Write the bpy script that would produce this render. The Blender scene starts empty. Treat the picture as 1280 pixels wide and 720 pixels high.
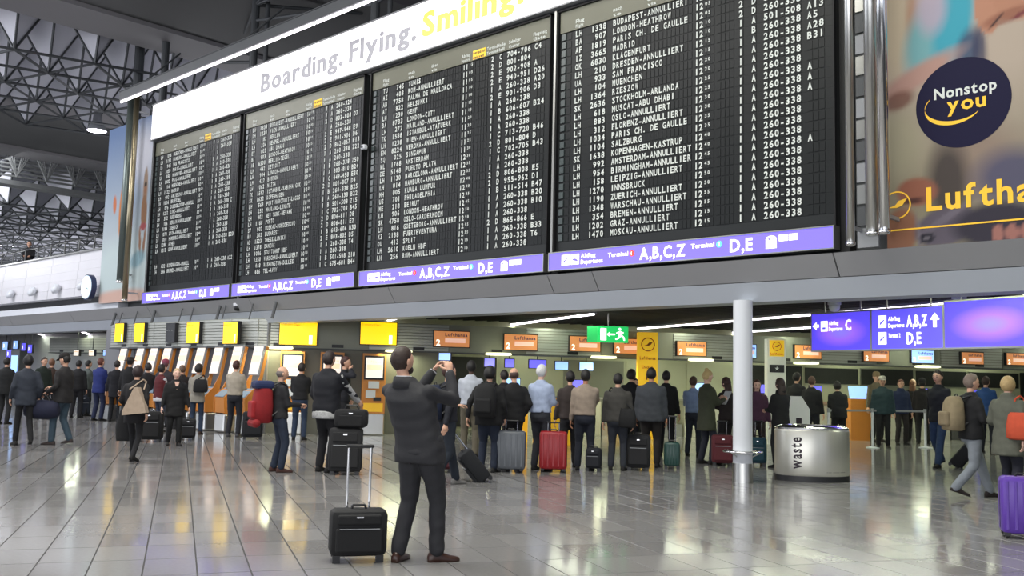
import bpy, bmesh, math, random
import numpy as np
from mathutils import Vector, Matrix, noise as mnoise

random.seed(7)
SC = bpy.context.scene
COL = SC.collection
PI = math.pi
# ------------------------------------------------------------------ camera
FPX = 1200.0
CP, CR, CH = math.atan(115/FPX), math.radians(1.375), math.radians(133.6)
CAM = Vector((0, 0, 1.5))
F_ = Vector((math.cos(CH)*math.cos(CP), math.sin(CH)*math.cos(CP), math.sin(CP)))
R0 = Vector((math.sin(CH), -math.cos(CH), 0)); U0 = R0.cross(F_)
R_ = R0*math.cos(CR)+U0*math.sin(CR); U_ = U0*math.cos(CR)-R0*math.sin(CR)
cd = bpy.data.cameras.new('camera'); co = bpy.data.objects.new('camera', cd); COL.objects.link(co)
cd.sensor_width = 36; cd.lens = 36*FPX/1280; cd.clip_end = 400; cd.clip_start = .05
mw = Matrix((R_, U_, -F_)).transposed().to_4x4(); mw.translation = CAM; co.matrix_world = mw
SC.camera = co
def ray(x, y): return F_*FPX+R_*(x-640)-U_*(y-360)
def onz(x, y, z=0.0): d = ray(x, y); return CAM+d*((z-1.5)/d.z)
def ony(x, y, Y): d = ray(x, y); return CAM+d*(Y/d.y)
def dep(x, y, Z): return CAM+ray(x, y)*(Z/FPX)
def onpl(x, y, p, n): d = ray(x, y); return CAM+d*((Vector(p)-CAM).dot(Vector(n))/d.dot(Vector(n)))
def project(P): d = Vector(P)-CAM; z = d.dot(F_); return 640+FPX*d.dot(R_)/z, 360-FPX*d.dot(U_)/z, z
# ------------------------------------------------------------------ world, exposure, large lights
SC.view_settings.view_transform = 'Standard'; SC.view_settings.look = 'None'
SC.view_settings.exposure = -0.12; SC.view_settings.gamma = 1.0; SC.view_settings.use_curve_mapping = False
w = bpy.data.worlds.new('World'); SC.world = w; w.use_nodes = True
w.node_tree.nodes['Background'].inputs[0].default_value = (.80, .86, 1.0, 1)
w.node_tree.nodes['Background'].inputs[1].default_value = 0.8
def area(name, loc, target, sx, sy, power, color=(1, 1, 1), spread=PI):
    l = bpy.data.lights.new(name, 'AREA'); l.shape = 'RECTANGLE'; l.size = sx; l.size_y = sy; l.energy = power; l.color = color; l.spread = spread
    o = bpy.data.objects.new(name, l); COL.objects.link(o); o.location = loc
    o.rotation_euler = (Vector(target)-Vector(loc)).to_track_quat('-Z', 'Y').to_euler(); return o
# hall roof lighting (high-bay rows) and the daylight added behind the camera, as from a presumed glazed front
area('hall_light', (-6, 4, 12.3), (-6, 4, 0), 10, 8, 2300, (1, .99, .90))
area('hall_light', (-18, 3, 12.3), (-18, 3, 0), 10, 8, 1700, (1, .98, .95))
area('hall_light', (-36, 3, 12.3), (-36, 6, 0), 12, 10, 3000, (.95, .95, 1))
area('hall_light', (-62, 14, 10.5), (-62, 20, 0), 18, 14, 4500, (.95, .97, 1))
area('daylight_fill', (6, -20, 5), (-24, 14, 7), 34, 9, 3000, (.97, .98, 1))
area('daylight_fill', (-50, -20, 5), (-50, 30, 12), 50, 9, 3500, (.90, .94, 1))
# unseen upward fill lights, added to brighten the roof frame
area('roof_fill', (-38, 26, 6.6), (-38, 26, 20), 6, 20, 900, (.94, .95, 1))
area('roof_fill', (-84, 36, 6.6), (-84, 36, 20), 26, 26, 3600, (.94, .96, 1))

# ------------------------------------------------------------------ materials
MATS = {}
def mat(name, rgb, rough=.5, metal=0.0, em=0.0, var=.12, scale=9.0, bump=0.0, emc=None, aniso=None, alpha=1.0, coat=0.0):
    if name in MATS: return MATS[name]
    m = bpy.data.materials.new(name); m.use_nodes = True; MATS[name] = m
    nt = m.node_tree; b = nt.nodes['Principled BSDF']
    b.inputs['Roughness'].default_value = rough; b.inputs['Metallic'].default_value = metal
    b.inputs['Base Color'].default_value = (*rgb, 1)
    if coat: b.inputs['Coat Weight'].default_value = coat
    if alpha < 1: b.inputs['Alpha'].default_value = alpha
    if em:
        b.inputs['Emission Color'].default_value = (*(emc or rgb), 1); b.inputs['Emission Strength'].default_value = em
    if var or bump:
        tc = nt.nodes.new('ShaderNodeTexCoord'); n = nt.nodes.new('ShaderNodeTexNoise'); n.inputs['Scale'].default_value = scale
        n.inputs['Detail'].default_value = 4
        nt.links.new(tc.outputs['Object'], n.inputs['Vector'])
        if var:
            r = nt.nodes.new('ShaderNodeMapRange'); r.inputs[3].default_value = 1-var; r.inputs[4].default_value = 1+var
            nt.links.new(n.outputs['Fac'], r.inputs[0])
            mx = nt.nodes.new('ShaderNodeVectorMath'); mx.operation = 'SCALE'; mx.inputs[0].default_value = rgb
            nt.links.new(r.outputs[0], mx.inputs['Scale']); nt.links.new(mx.outputs[0], b.inputs['Base Color'])
        if bump:
            bp = nt.nodes.new('ShaderNodeBump'); bp.inputs['Strength'].default_value = bump; bp.inputs['Distance'].default_value = .01
            nt.links.new(n.outputs['Fac'], bp.inputs['Height']); nt.links.new(bp.outputs[0], b.inputs['Normal'])
    return m
def C8(r, g, b): return tuple(((c/255)/12.92 if c/255 <= .04045 else ((c/255+.055)/1.055)**2.4) for c in (r, g, b))
def cloth(rgb8, name=None, var=.22):
    nm = name or 'fabric_%d_%d_%d' % rgb8; f = .72 if sum(rgb8) < 330 else .85
    return mat(nm, tuple(c*f for c in C8(*rgb8)), .85, 0, var=var, scale=14, bump=.35)
STEEL = mat('brushed_steel', (.62, .62, .6), .28, 1, var=.08, scale=3)
CHROME = mat('polished_steel', (.75, .75, .76), .14, 1, var=0)
BLACK = mat('black_plastic', (.012, .012, .014), .45, var=.1)
WHITE = mat('white_paint', (.62, .64, .68), .45, var=.04, scale=2)
GREY = mat('grey_paint', (.30, .31, .33), .5, var=.05, scale=2)
DGREY = mat('dark_grey_paint', (.07, .075, .08), .55, var=.1, scale=2)
ORANGE = mat('orange_panel', (.58, .22, .04), .4, var=.06, scale=3)
YELLOW = mat('yellow_print', (.95, .55, .02), .45, em=.35, emc=(1, .55, .02), var=.04)
SCREENY = mat('lit_yellow_screen', (.9, .6, .02), .3, em=1.25, emc=(1, .62, .0), var=0)
SCREENW = mat('lit_white_screen', (.35, .3, .27), .3, em=.95, emc=(1, .90, .80), var=0)
SCREENB = mat('lit_blue_screen', (.1, .1, .8), .3, em=1.1, emc=(.16, .14, 1), var=0)
SCREENLB = mat('lit_pale_blue_screen', (.3, .5, .8), .3, em=1.1, emc=(.3, .5, 1), var=0)
INKW = mat('white_lettering', (.60, .63, .60), .6, em=.04, emc=(1, 1, 1), var=0)
INKB = mat('dark_lettering', (.03, .02, .03), .6, var=0)
INKG = mat('grey_lettering', (.2, .2, .22), .7, em=.25, emc=(1, .97, 1.1), var=0)
INKY = mat('yellow_lettering', (.6, .55, .1), .6, em=.65, emc=(1, .95, .12), var=0)
GOLD = mat('gold_lettering', (.85, .5, .05), .5, em=.12, emc=(1, .6, .05), var=0)
LITW = mat('lit_white_lettering', (.9, .9, .9), .5, em=1.6, emc=(1, 1, .98), var=0)
TUBE = mat('lit_tube', (1, 1, 1), .4, em=5.0, emc=(1, .93, 1.0), var=0)

# ------------------------------------------------------------------ mesh helpers
class MB:
    def __init__(s): s.v = []; s.f = []; s.mi = []; s.M = Matrix()
    def add(s, vs, fs, k=0):
        n = len(s.v); M = s.M
        s.v += [tuple(M @ Vector(v)) for v in vs]; s.f += [tuple(i+n for i in f) for f in fs]; s.mi += [k]*len(fs); return s
    def box(s, a, b, k=0):
        x0, y0, z0 = a; x1, y1, z1 = b
        return s.add([(x0,y0,z0),(x1,y0,z0),(x1,y1,z0),(x0,y1,z0),(x0,y0,z1),(x1,y0,z1),(x1,y1,z1),(x0,y1,z1)],
                     [(0,3,2,1),(4,5,6,7),(0,1,5,4),(1,2,6,5),(2,3,7,6),(3,0,4,7)], k)
    def cbox(s, c, d, k=0): return s.box([c[i]-d[i]/2 for i in range(3)], [c[i]+d[i]/2 for i in range(3)], k)
    def bbox(s, c, d, r=.02, k=0):          # box with rounded vertical and horizontal edges: superellipse loft
        hx, hy, hz = d[0]/2, d[1]/2, d[2]/2; rings = []
        for z, ins in ((-hz, r), (-hz+r*.35, r*.3), (-hz+r, 0), (hz-r, 0), (hz-r*.35, r*.3), (hz, r)):
            ring = []
            for q, (sx, sy) in enumerate(((1,1),(-1,1),(-1,-1),(1,-1))):
                for t in (0, .5, 1):
                    a = PI/2*(q+t); ring.append((c[0]+sx*(hx-r-0)+math.cos(a)*(r-ins) , c[1]+sy*(hy-r)+math.sin(a)*(r-ins), c[2]+z))
            rings.append(ring)
        return s.loft(rings, k)
    def loft(s, rings, k=0, cap=True):
        n = len(rings[0]); vs = [p for r in rings for p in r]; fs = []
        for i in range(len(rings)-1):
            for j in range(n): fs.append((i*n+j, i*n+(j+1) % n, (i+1)*n+(j+1) % n, (i+1)*n+j))
        if cap: fs += [tuple(range(n-1, -1, -1)), tuple(range((len(rings)-1)*n, len(rings)*n))]
        return s.add(vs, fs, k)
    def tube(s, a, b, r0, r1=None, n=8, k=0, cap=True):
        a = Vector(a); b = Vector(b); r1 = r0 if r1 is None else r1; d = (b-a)
        if d.length < 1e-6: return s
        q = d.to_track_quat('Z', 'Y').to_matrix(); ux, uy = q @ Vector((1,0,0)), q @ Vector((0,1,0))
        rings = [[p+ux*(r*math.cos(2*PI*i/n))+uy*(r*math.sin(2*PI*i/n)) for i in range(n)] for p, r in ((a, r0), (b, r1))]
        return s.loft(rings, k, cap)
    def path(s, pts, r, n=6, k=0):
        for a, b in zip(pts[:-1], pts[1:]): s.tube(a, b, r, r, n, k)
        return s
    def caps(s, a, b, r0, r1, n=10, k=0):   # tapered capsule
        a = Vector(a); b = Vector(b); d = b-a
        if d.length < 1e-5: d = Vector((0,0,1e-3)); b = a+d
        q = d.to_track_quat('Z', 'Y').to_matrix(); ux, uy, uz = (q @ Vector(e) for e in ((1,0,0),(0,1,0),(0,0,1)))
        rings = []
        for p, r, t in ((a,r0,-.95),(a,r0,-.5),(a,r0,0),(b,r1,0),(b,r1,.5),(b,r1,.95)):
            rr = r*math.sqrt(1-t*t); c = p+uz*(r*t)
            rings.append([c+ux*(rr*math.cos(2*PI*i/n))+uy*(rr*math.sin(2*PI*i/n)) for i in range(n)])
        return s.loft(rings, k)
    def ell(s, c, r, nu=12, nv=8, k=0):
        rings = []
        for j in range(1, nv):
            t = PI*j/nv-PI/2
            rings.append([(c[0]+r[0]*math.cos(t)*math.cos(2*PI*i/nu), c[1]+r[1]*math.cos(t)*math.sin(2*PI*i/nu), c[2]+r[2]*math.sin(t)) for i in range(nu)])
        return s.loft(rings, k)
    def lathe(s, prof, c=(0,0,0), n=24, k=0, sx=1, sy=1):
        return s.loft([[(c[0]+sx*r*math.cos(2*PI*i/n), c[1]+sy*r*math.sin(2*PI*i/n), c[2]+z) for i in range(n)] for r, z in prof], k)
    def prism(s, poly, o, ux, uy, un, th, k=0):  # polygon in plane (ux,uy) at o, thickness th along un
        o, ux, uy, un = map(Vector, (o, ux, uy, un)); n = len(poly)
        a = [o+ux*p[0]+uy*p[1] for p in poly]; b = [p+un*th for p in a]
        return s.add(a+b, [tuple(range(n-1,-1,-1)), tuple(range(n, 2*n))]+[(i,(i+1)%n,n+(i+1)%n,n+i) for i in range(n)], k)
    def quad(s, o, ux, uy, w, h, k=0):
        o = Vector(o); ux = Vector(ux)*w; uy = Vector(uy)*h
        return s.add([o, o+ux, o+ux+uy, o+uy], [(0,1,2,3)], k)
    def mesh(s, name, mats, smooth=False):
        me = bpy.data.meshes.new(name); me.from_pydata(s.v, [], s.f)
        for m in (mats if isinstance(mats, (list, tuple)) else [mats]): me.materials.append(m)
        if any(s.mi): me.polygons.foreach_set('material_index', s.mi)
        if smooth: me.polygons.foreach_set('use_smooth', [True]*len(s.f))
        me.update(); return me
    def build(s, name, mats, parent=None, smooth=False, kind=None):
        return link(name, s.mesh(name, mats, smooth), parent, kind)
def link(name, me, parent=None, kind=None):
    o = bpy.data.objects.new(name, me); COL.objects.link(o)
    if parent: o.parent = parent
    if kind: o['kind'] = kind
    return o
def smooth_angle(o, a=40):
    me = o.data; me.polygons.foreach_set('use_smooth', [True]*len(me.polygons))
    bm = bmesh.new(); bm.from_mesh(me); lim = math.radians(a)
    for e in bm.edges:
        if len(e.link_faces) == 2 and e.link_faces[0].normal.angle(e.link_faces[1].normal, 0) > lim: e.smooth = False
    bm.to_mesh(me); bm.free(); return o
def thing(name, label, cat, loc=(0,0,0), rz=0.0, group=None):
    o = bpy.data.objects.new(name, None); COL.objects.link(o); o.location = loc; o.rotation_euler = (0,0,rz); o.empty_display_size = .1
    o['label'] = label; o['category'] = cat
    if group: o['group'] = group
    return o
def tag(o, label, cat, group=None):
    o['label'] = label; o['category'] = cat
    if group: o['group'] = group
    return o
def struct(o): o['kind'] = 'structure'; return o
def copy_tree(o, parent=None):
    c = o.copy(); COL.objects.link(c); c.parent = parent
    for ch in list(o.children): copy_tree(ch, c)
    return c

# ------------------------------------------------------------------ lettering (flat print) from glyph outlines
GL = {}
def glyph(ch):
    if ch in GL: return GL[ch]
    cu = bpy.data.curves.new('g', 'FONT'); cu.body = ch; cu.size = 1; cu.resolution_u = 2; cu.offset = .026
    o = bpy.data.objects.new('g', cu); COL.objects.link(o)
    dg = bpy.context.evaluated_depsgraph_get(); me = bpy.data.meshes.new_from_object(o.evaluated_get(dg))
    vs = [tuple(v.co) for v in me.vertices]; fs = [tuple(p.vertices) for p in me.polygons]
    bpy.data.objects.remove(o); bpy.data.curves.remove(cu); bpy.data.meshes.remove(me)
    if vs:
        x0 = min(v[0] for v in vs); x1 = max(v[0] for v in vs)
    else: x0, x1 = 0, .3
    GL[ch] = (vs, fs, x0, x1); return GL[ch]
def text(mb, s, o, ux, uy, h, cell=None, k=0, wide=1.0, width=None, centre=False):
    """s written from o along ux; h = capital height; cell = fixed pitch; width = squeeze the whole line to that width"""
    o, ux, uy = Vector(o), Vector(ux), Vector(uy); sc = h/.72; x = 0.0; items = []
    for ch in s:
        vs, fs, x0, x1 = glyph(ch)
        if cell:
            wd = (x1-x0)*sc; t = min(wd, cell*.78); q = t/wd if wd else 1
            if vs: items.append((vs, fs, x0, x+(cell-t)/2, sc*q))
            x += cell
        else:
            if ch == ' ': x += .28*sc*wide; continue
            items.append((vs, fs, x0, x, sc*wide)); x += (x1-x0+.09)*sc*wide
    f = width/x if width else 1.0
    off = -x*f/2 if centre else 0
    for vs, fs, x0, px, sx in items:
        mb.add([o+ux*(off+(px+(v[0]-x0)*sx)*f)+uy*(v[1]*sc) for v in vs], fs, k)
    return x*f
EX, EZ = Vector((1,0,0)), Vector((0,0,1))

# ================================================================== SETTING
T = Vector((math.cos(math.radians(152.5)), math.sin(math.radians(152.5)), 0))     # tile courses run this way
CC = Vector((T.y, -T.x, 0))
TW, TL = .39, .655
# floor material: per tile tone through the tile grid
fm = bpy.data.materials.new('floor_tile'); fm.use_nodes = True
nt = fm.node_tree; b = nt.nodes['Principled BSDF']; b.inputs['Roughness'].default_value = .13
g = nt.nodes.new('ShaderNodeNewGeometry'); rot = nt.nodes.new('ShaderNodeVectorRotate'); rot.rotation_type = 'Z_AXIS'
TO = Vector((-6.93, 3.40, 0)); rot.inputs['Center'].default_value = TO; rot.inputs['Angle'].default_value = -math.radians(152.5)
nt.links.new(g.outputs['Position'], rot.inputs['Vector'])
sb = nt.nodes.new('ShaderNodeVectorMath'); sb.operation = 'SUBTRACT'; sb.inputs[1].default_value = TO; nt.links.new(rot.outputs[0], sb.inputs[0])
dv = nt.nodes.new('ShaderNodeVectorMath'); dv.operation = 'DIVIDE'; dv.inputs[1].default_value = (TL, TW, 1); nt.links.new(sb.outputs[0], dv.inputs[0])
fl = nt.nodes.new('ShaderNodeVectorMath'); fl.operation = 'FLOOR'; nt.links.new(dv.outputs[0], fl.inputs[0])
wn = nt.nodes.new('ShaderNodeTexWhiteNoise'); wn.noise_dimensions = '2D'; nt.links.new(fl.outputs[0], wn.inputs[0])
no = nt.nodes.new('ShaderNodeTexNoise'); no.inputs['Scale'].default_value = 30; no.inputs['Detail'].default_value = 5; nt.links.new(g.outputs['Position'], no.inputs['Vector'])
ad = nt.nodes.new('ShaderNodeMath'); ad.operation = 'ADD'; nt.links.new(wn.outputs['Value'], ad.inputs[0]); nt.links.new(no.outputs['Fac'], ad.inputs[1])
cr = nt.nodes.new('ShaderNodeValToRGB'); cr.color_ramp.elements[0].position = .3; cr.color_ramp.elements[1].position = 1.6
cr.color_ramp.elements[0].color = (.205, .20, .20, 1); cr.color_ramp.elements[1].color = (.27, .265, .262, 1)
ml = nt.nodes.new('ShaderNodeMath'); ml.operation = 'MULTIPLY'; ml.inputs[1].default_value = .6; nt.links.new(ad.outputs[0], ml.inputs[0])
nt.links.new(ml.outputs[0], cr.inputs[0]); nt.links.new(cr.outputs[0], b.inputs['Base Color'])
rr = nt.nodes.new('ShaderNodeMapRange'); rr.inputs[3].default_value = .10; rr.inputs[4].default_value = .15
nt.links.new(wn.outputs['Value'], rr.inputs[0]); nt.links.new(rr.outputs[0], b.inputs['Roughness']); b.inputs['Specular IOR Level'].default_value = .38
GROUT = mat('tile_joint', (.035, .034, .036), .7, var=.1)

floor = struct(MB().box((-120, -25, -.3), (22, 75, -.006)).build('floor', GROUT))
gap = .0045
tmb = MB().add([(gap,gap,-.006),(TL-gap,gap,-.006),(TL-gap,TW-gap,-.006),(gap,TW-gap,-.006),
                (gap+.002,gap+.002,0),(TL-gap-.002,gap+.002,0),(TL-gap-.002,TW-gap-.002,0),(gap+.002,TW-gap-.002,0)],
               [(4,5,6,7),(0,1,5,4),(1,2,6,5),(2,3,7,6),(3,0,4,7)])
tile_me = tmb.mesh('floor_tile', fm)
cells = []
TY = Vector((-T.y, T.x, 0))
for i in range(-40, 150):
    for j in range(-110, 60):
        c = TO+T*((i+.5)*TL)+TY*((j+.5)*TW); d = c-CAM; z = d.dot(F_)
        if d.length > 48: continue
        if z < 1:
            if d.length > 7: continue
            cells.append((999, i, j)); continue
        X, Y, _ = project(c)
        if X < -260 or X > 1540: continue
        cells.append((z if (-10 < X < 1290 and Y < 728) else 900, i, j))
cells.sort()
far = MB(); R3 = Matrix.Rotation(math.radians(152.5), 4, 'Z')
for n, (z, i, j) in enumerate(cells):
    o = TO+T*(i*TL)+TY*(j*TW)
    if n < 300:
        t = link('tile', tile_me, floor); t.location = o; t.rotation_euler = (0,0,math.radians(152.5))
    else:
        far.M = Matrix.Translation(o) @ R3
        far.add(tmb.v, tmb.f if z < 14 or z >= 900 else tmb.f[:1])
far.build('tile_field', fm, floor, kind='stuff')
# ground beyond the tiles that are built: one polished slab
struct(MB().box((-120, -25, -.2), (-42, 60, -.001)).build('floor', fm))

# facade band (bulkhead) at y = 13.5
BAND = mat('bulkhead_metal', (.42, .45, .50), .38, .25, var=.04, scale=1)
BAND2 = mat('bulkhead_metal_shaded', (.33, .33, .34), .45, .2, var=.04, scale=1)  # darker copy of the bulkhead metal; shade of the forward-leaning panels is painted in
bm_ = MB()
bm_.add([(-115,13.5,3.12),(8,13.5,3.12),(8,13.62,2.82),(-115,13.62,2.82),(-115,13.9,2.80),(8,13.9,2.80),(-115,13.9,3.3),(8,13.9,3.3)],
        [(0,3,2,1),(3,4,5,2),(4,6,7,5)])
trim = struct(bm_.build('trim_1', BAND))
segs = [-115]+[-62+5.7*i for i in range(10)]+[-11.76, -6.2, -.6, 8]
segs = sorted(set(segs))
tb = struct(MB().box((-115,13.9,3.12),(8,14.2,3.5)).build('trim_2', BAND2))
for a, c in zip(segs[:-1], segs[1:]):
    MB().add([(a+.012,13.5,3.13),(c-.012,13.5,3.13),(c-.012,13.28,3.46),(a+.012,13.28,3.46),(a+.012,13.9,3.13),(c-.012,13.9,3.13),(c-.012,13.9,3.5),(a+.012,13.9,3.5)],
             [(0,1,2,3),(4,7,6,5),(0,3,7,4),(1,5,6,2),(3,2,6,7),(0,4,5,1)]).build('fascia_panel', BAND2, tb)
# mezzanine slab above the check-in area, and its dark ceiling
struct(MB().box((-115,13.9,3.3),(8,62,4.9)).build('floor', DGREY))
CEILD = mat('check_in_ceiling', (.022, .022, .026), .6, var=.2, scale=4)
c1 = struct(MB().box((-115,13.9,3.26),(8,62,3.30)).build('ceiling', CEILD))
sl = MB()
for k in range(150):
    sl.M = Matrix.Translation(Vector((-22, 14, 3.235))+T*(-30) + CC*(-.42*k)) @ R3 if False else Matrix()
    y = 14.2+.3*k
    sl.box((-100, y, 3.22), (6, y+.05, 3.26))
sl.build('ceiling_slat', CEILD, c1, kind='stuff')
# far and side walls
WALLF = mat('far_wall', (.10, .11, .12), .7, var=.25, scale=.3)
struct(MB().box((-118,-25,0),(-117,75,19)).build('wall_left', WALLF))
struct(MB().box((-118,62,0),(20,63,19)).build('wall_back', WALLF))
struct(MB().box((8,13.9,0),(8.4,62,3.3)).build('wall_right', GREY))

# ------------------------------------------------------------------ roof of the hall
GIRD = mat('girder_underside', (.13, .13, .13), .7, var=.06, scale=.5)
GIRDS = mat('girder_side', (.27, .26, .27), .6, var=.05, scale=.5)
ROOFP = mat('roof_panel', (.60, .60, .66), .6, var=.08, scale=.6)
STRUT = mat('roof_tube', (.075, .08, .085), .5, .3, var=.1)
roof = struct(MB().box((-118,-25,18.4),(20,75,18.7)).build('ceiling', GIRD))
for gx in (-22.5, -45.0):
    # box girder along y: dark soffit, pale chamfered left edge
    gm = MB()
    gm.loft([[(gx-7.6,y,13.0),(gx,y,13.0),(gx+1.6,y,14.4),(gx+1.6,y,18.4),(gx-9.6,y,18.4),(gx-9.6,y,14.0)] for y in (-25, 75)])
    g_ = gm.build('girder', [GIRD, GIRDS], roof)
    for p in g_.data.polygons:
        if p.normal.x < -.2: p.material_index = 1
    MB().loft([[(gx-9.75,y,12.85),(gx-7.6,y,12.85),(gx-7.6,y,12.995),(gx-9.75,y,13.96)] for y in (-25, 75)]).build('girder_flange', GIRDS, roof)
# folded roof panels (inverted tetrahedra) and the triangular tube frame, in bays between the girders
st_me = MB().tube((0,0,0),(0,0,1),1,1,6).mesh('strut', STRUT)
def strut(a, b, r, parent):
    a, b = Vector(a), Vector(b); o = link('strut', st_me, parent); d = b-a
    o.location = a; o.rotation_mode = 'QUATERNION'; o.rotation_quaternion = d.to_track_quat('Z','Y'); o.scale = (r, r, d.length)
items = []; pans = []; pyrs = {}
def bay(x0, x1, y0, y1, z, S, r, hgt=2.0):
    e1 = Vector((math.cos(2.356), math.sin(2.356), 0))*S; e2 = Vector((math.cos(1.309), math.sin(1.309), 0))*S
    up = (e1+e2)/3+Vector((0,0,hgt)); ups = [up, up-e1, up-e2]
    if S not in pyrs: pyrs[S] = MB().add([(0,0,.05)]+[tuple(u) for u in ups], [(0,1,2),(0,2,3),(0,3,1),(1,3,2)])
    o = Vector((x0, y0, z)); M_ = 70
    for i in range(-M_, M_):
        for j in range(-M_, M_):
            p = o+e1*i+e2*j
            if not (x0 < p.x < x1 and y0 < p.y < y1): continue
            pans.append((p, S))
            for e in (e1, e2, e1-e2):
                if x0 < (p+e).x < x1 and y0 < (p+e).y < y1: items.append((p, p+e, r))
            for u in ups: items.append((p, p+u, r*.9))
            items.append((p, p+Vector((0,0,hgt)), r*1.3))
bay(-44.0, -32.4, 6, 60, 12.1, 2.5, .05, 2.35)
bay(-116, -56.5, 10, 62, 10.9, 3.2, .055, 2.0)
bay(-20.7, -7.7, 12, 56, 12.4, 2.2, .05, 2.2)
def vis(p):
    X, Y, z = project(p); return z > 0 and -60 < X < 1340 and -60 < Y < 420
near = sorted(items, key=lambda t: (not (vis(t[0]) or vis(t[1])), (Vector(t[0])-CAM).length))
for a, b_, r in near[:300]: strut(a, b_, r, roof)
rest = MB()
for a, b_, r in near[300:]: rest.tube(a, b_, r, r, 4, cap=False)
rest.build('strut_lattice', STRUT, roof, kind='stuff')
pans.sort(key=lambda t: (not vis(t[0]), (t[0]-CAM).length))
pmes = {S: m_.mesh('roof_panel', ROOFP) for S, m_ in pyrs.items()}
for p, S in pans[:300]:
    o = link('roof_panel', pmes[S], roof); o.location = p
rp = MB()
for p, S in pans[300:]:
    rp.M = Matrix.Translation(p); rp.add(pyrs[S].v, pyrs[S].f)
rp.build('roof_panel_field', ROOFP, roof, kind='stuff')
for x0, x1, z in ((-44.6,-32.1,14.45), (-117,-54.6,12.95), (-20.9,-7.5,14.65)):
    MB().box((x0,-20,z),(x1,62,z+.05)).build('roof_plate', mat('roof_plate_grey', (.34,.34,.37), .7, var=.05, scale=.5), roof)
MB().box((-7.5,-25,13.2),(20,75,13.4)).build('roof_plate', GIRD, roof)
# slatted triangles hanging along the second girder
lv = MB()
for k in range(26):
    y = 13+1.55*k
    for q in range(4):
        lv.tube((-54.6,y+.17*q,13.3),(-54.6,y+.775,11.75+.0*q),.035,.035,4); lv.tube((-54.6,y+1.55-.17*q,13.3),(-54.6,y+.775,11.75),.035,.035,4)
for q in range(6): lv.box((-55.6,8,11.9+.22*q),(-55.5,60,12.0+.22*q))
lv.box((-56.4, 8, 11.45), (-55.4, 60, 11.7))
lv.build('louvre_frame', mat('louvre_grey', (.16,.165,.165), .6), roof, kind='stuff')

# ------------------------------------------------------------------ posts that carry the boards
posts = [(-33.1,15,.17),(-31.1,15,.13),(-25.35,15,.12),(-25.0,15.2,.07),(-19.45,15,.12),(-19.1,15.2,.07),(-13.5,15,.12)]
for i, (x, y, r) in enumerate(posts):
    tag(MB().tube((x,y,3.5),(x,y,13.2),r,r,12).build('steel_post', STRUT, smooth=False),
        ['dark steel post left of the beach poster, thickest of the pair', 'dark steel post behind the left end of the white banner', 'dark steel post rising behind the word Boarding',
         'thin dark pipe beside the post behind the word Boarding', 'dark steel post rising behind the word Flying', 'thin dark pipe beside the post behind the word Flying', 'dark steel post behind the word Smiling'][i], 'post')
fr = thing('post_brace', 'dark tube braces fanning out behind the white banner at the roof', 'brace')
for a, b_ in (((-25.35,15,12.7),(-28.5,16.5,13)),((-25.35,15,12.7),(-22.5,14.5,13.1)),((-25.35,15,12.7),(-24,18,13)),((-25.35,15,12.7),(-19.45,15,12.6)),((-25.35,15,10.9),(-28.6,15,11.6)),
              ((-19.45,15,12.4),(-22,16,13.3)),((-19.45,15,12.4),(-17,16,13.3)),((-19.45,15,11.2),(-25.35,15,12.2)),((-19.45,15,11.2),(-16.5,15.5,12.2)),((-19.45,15,11.2),(-22,17,13))):
    MB().tube(a, b_, .055, .055, 8).build('tube', STRUT, fr)

# ------------------------------------------------------------------ mezzanine balustrade at the left
PARA = mat('balustrade_panel', (.76, .75, .78), .3, .15, var=.05, scale=1.2)
bal = thing('balustrade', 'white panelled mezzanine balustrade with metal handrail at the left', 'railing', (-34, 13.6, 3.6))
def bl(mb, name, m_, p=bal, **k):
    o = mb.build(name, m_, p, **k); o.matrix_parent_inverse = Matrix.Translation(-Vector(bal.location)); return o
xs = [-31.4-2.4*i for i in range(32)]
for a, c in zip(xs[1:], xs[:-1]):
    for q in range(5):
        z0 = 4.0+.31*q; bl(MB().box((a+.01, 13.55+.03*q, z0+.008), (c-.01, 13.75+.03*q, z0+.31-.004)), 'plank', PARA)
bl(MB().box((-108,13.62,3.98),(-31.4,13.95,4.0)), 'base_rail', PARA)
bl(MB().box((-108,13.6,5.55),(-31.2,13.9,5.6)), 'cap_rail', STEEL)
for i in range(46):
    x = -31.6-1.25*i
    bl(MB().tube((x,13.72,5.58),(x+.28,13.62,6.02),.028,.022,6), 'stanchion', STEEL)
bl(MB().tube((-108,13.62,6.03),(-31.1,13.62,6.03),.035,.035,8), 'handrail', CHROME)
for i, x in enumerate((-32.9-2.2*k for k in range(9))):
    o = MB().lathe([(.02,0),(.12,0),(.2,.1),(.14,.2),(.02,.22)], (0,0,0), 12).build('spotlight', WHITE, smooth=True)
    o.location = (x, 13.5, 4.28); o.rotation_euler = (PI/2-.5, 0, 0)
    tag(o, ['first','second','third','fourth','fifth','sixth','seventh','eighth','ninth','tenth','eleventh','twelfth','thirteenth'][i]+' round white spotlight on the balustrade, counted from the clock', 'lamp', 'spotlights along the white balustrade')
# lower white edge strip and a black strip painted as the shadow in the slot beneath the balustrade
struct(MB().box((-108,13.5,3.5),(-30.2,13.9,3.72)).build('trim_3', WHITE))
struct(MB().box((-108,13.85,3.72),(-30.2,13.9,3.98)).build('slot_shadow', BLACK))

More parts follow.
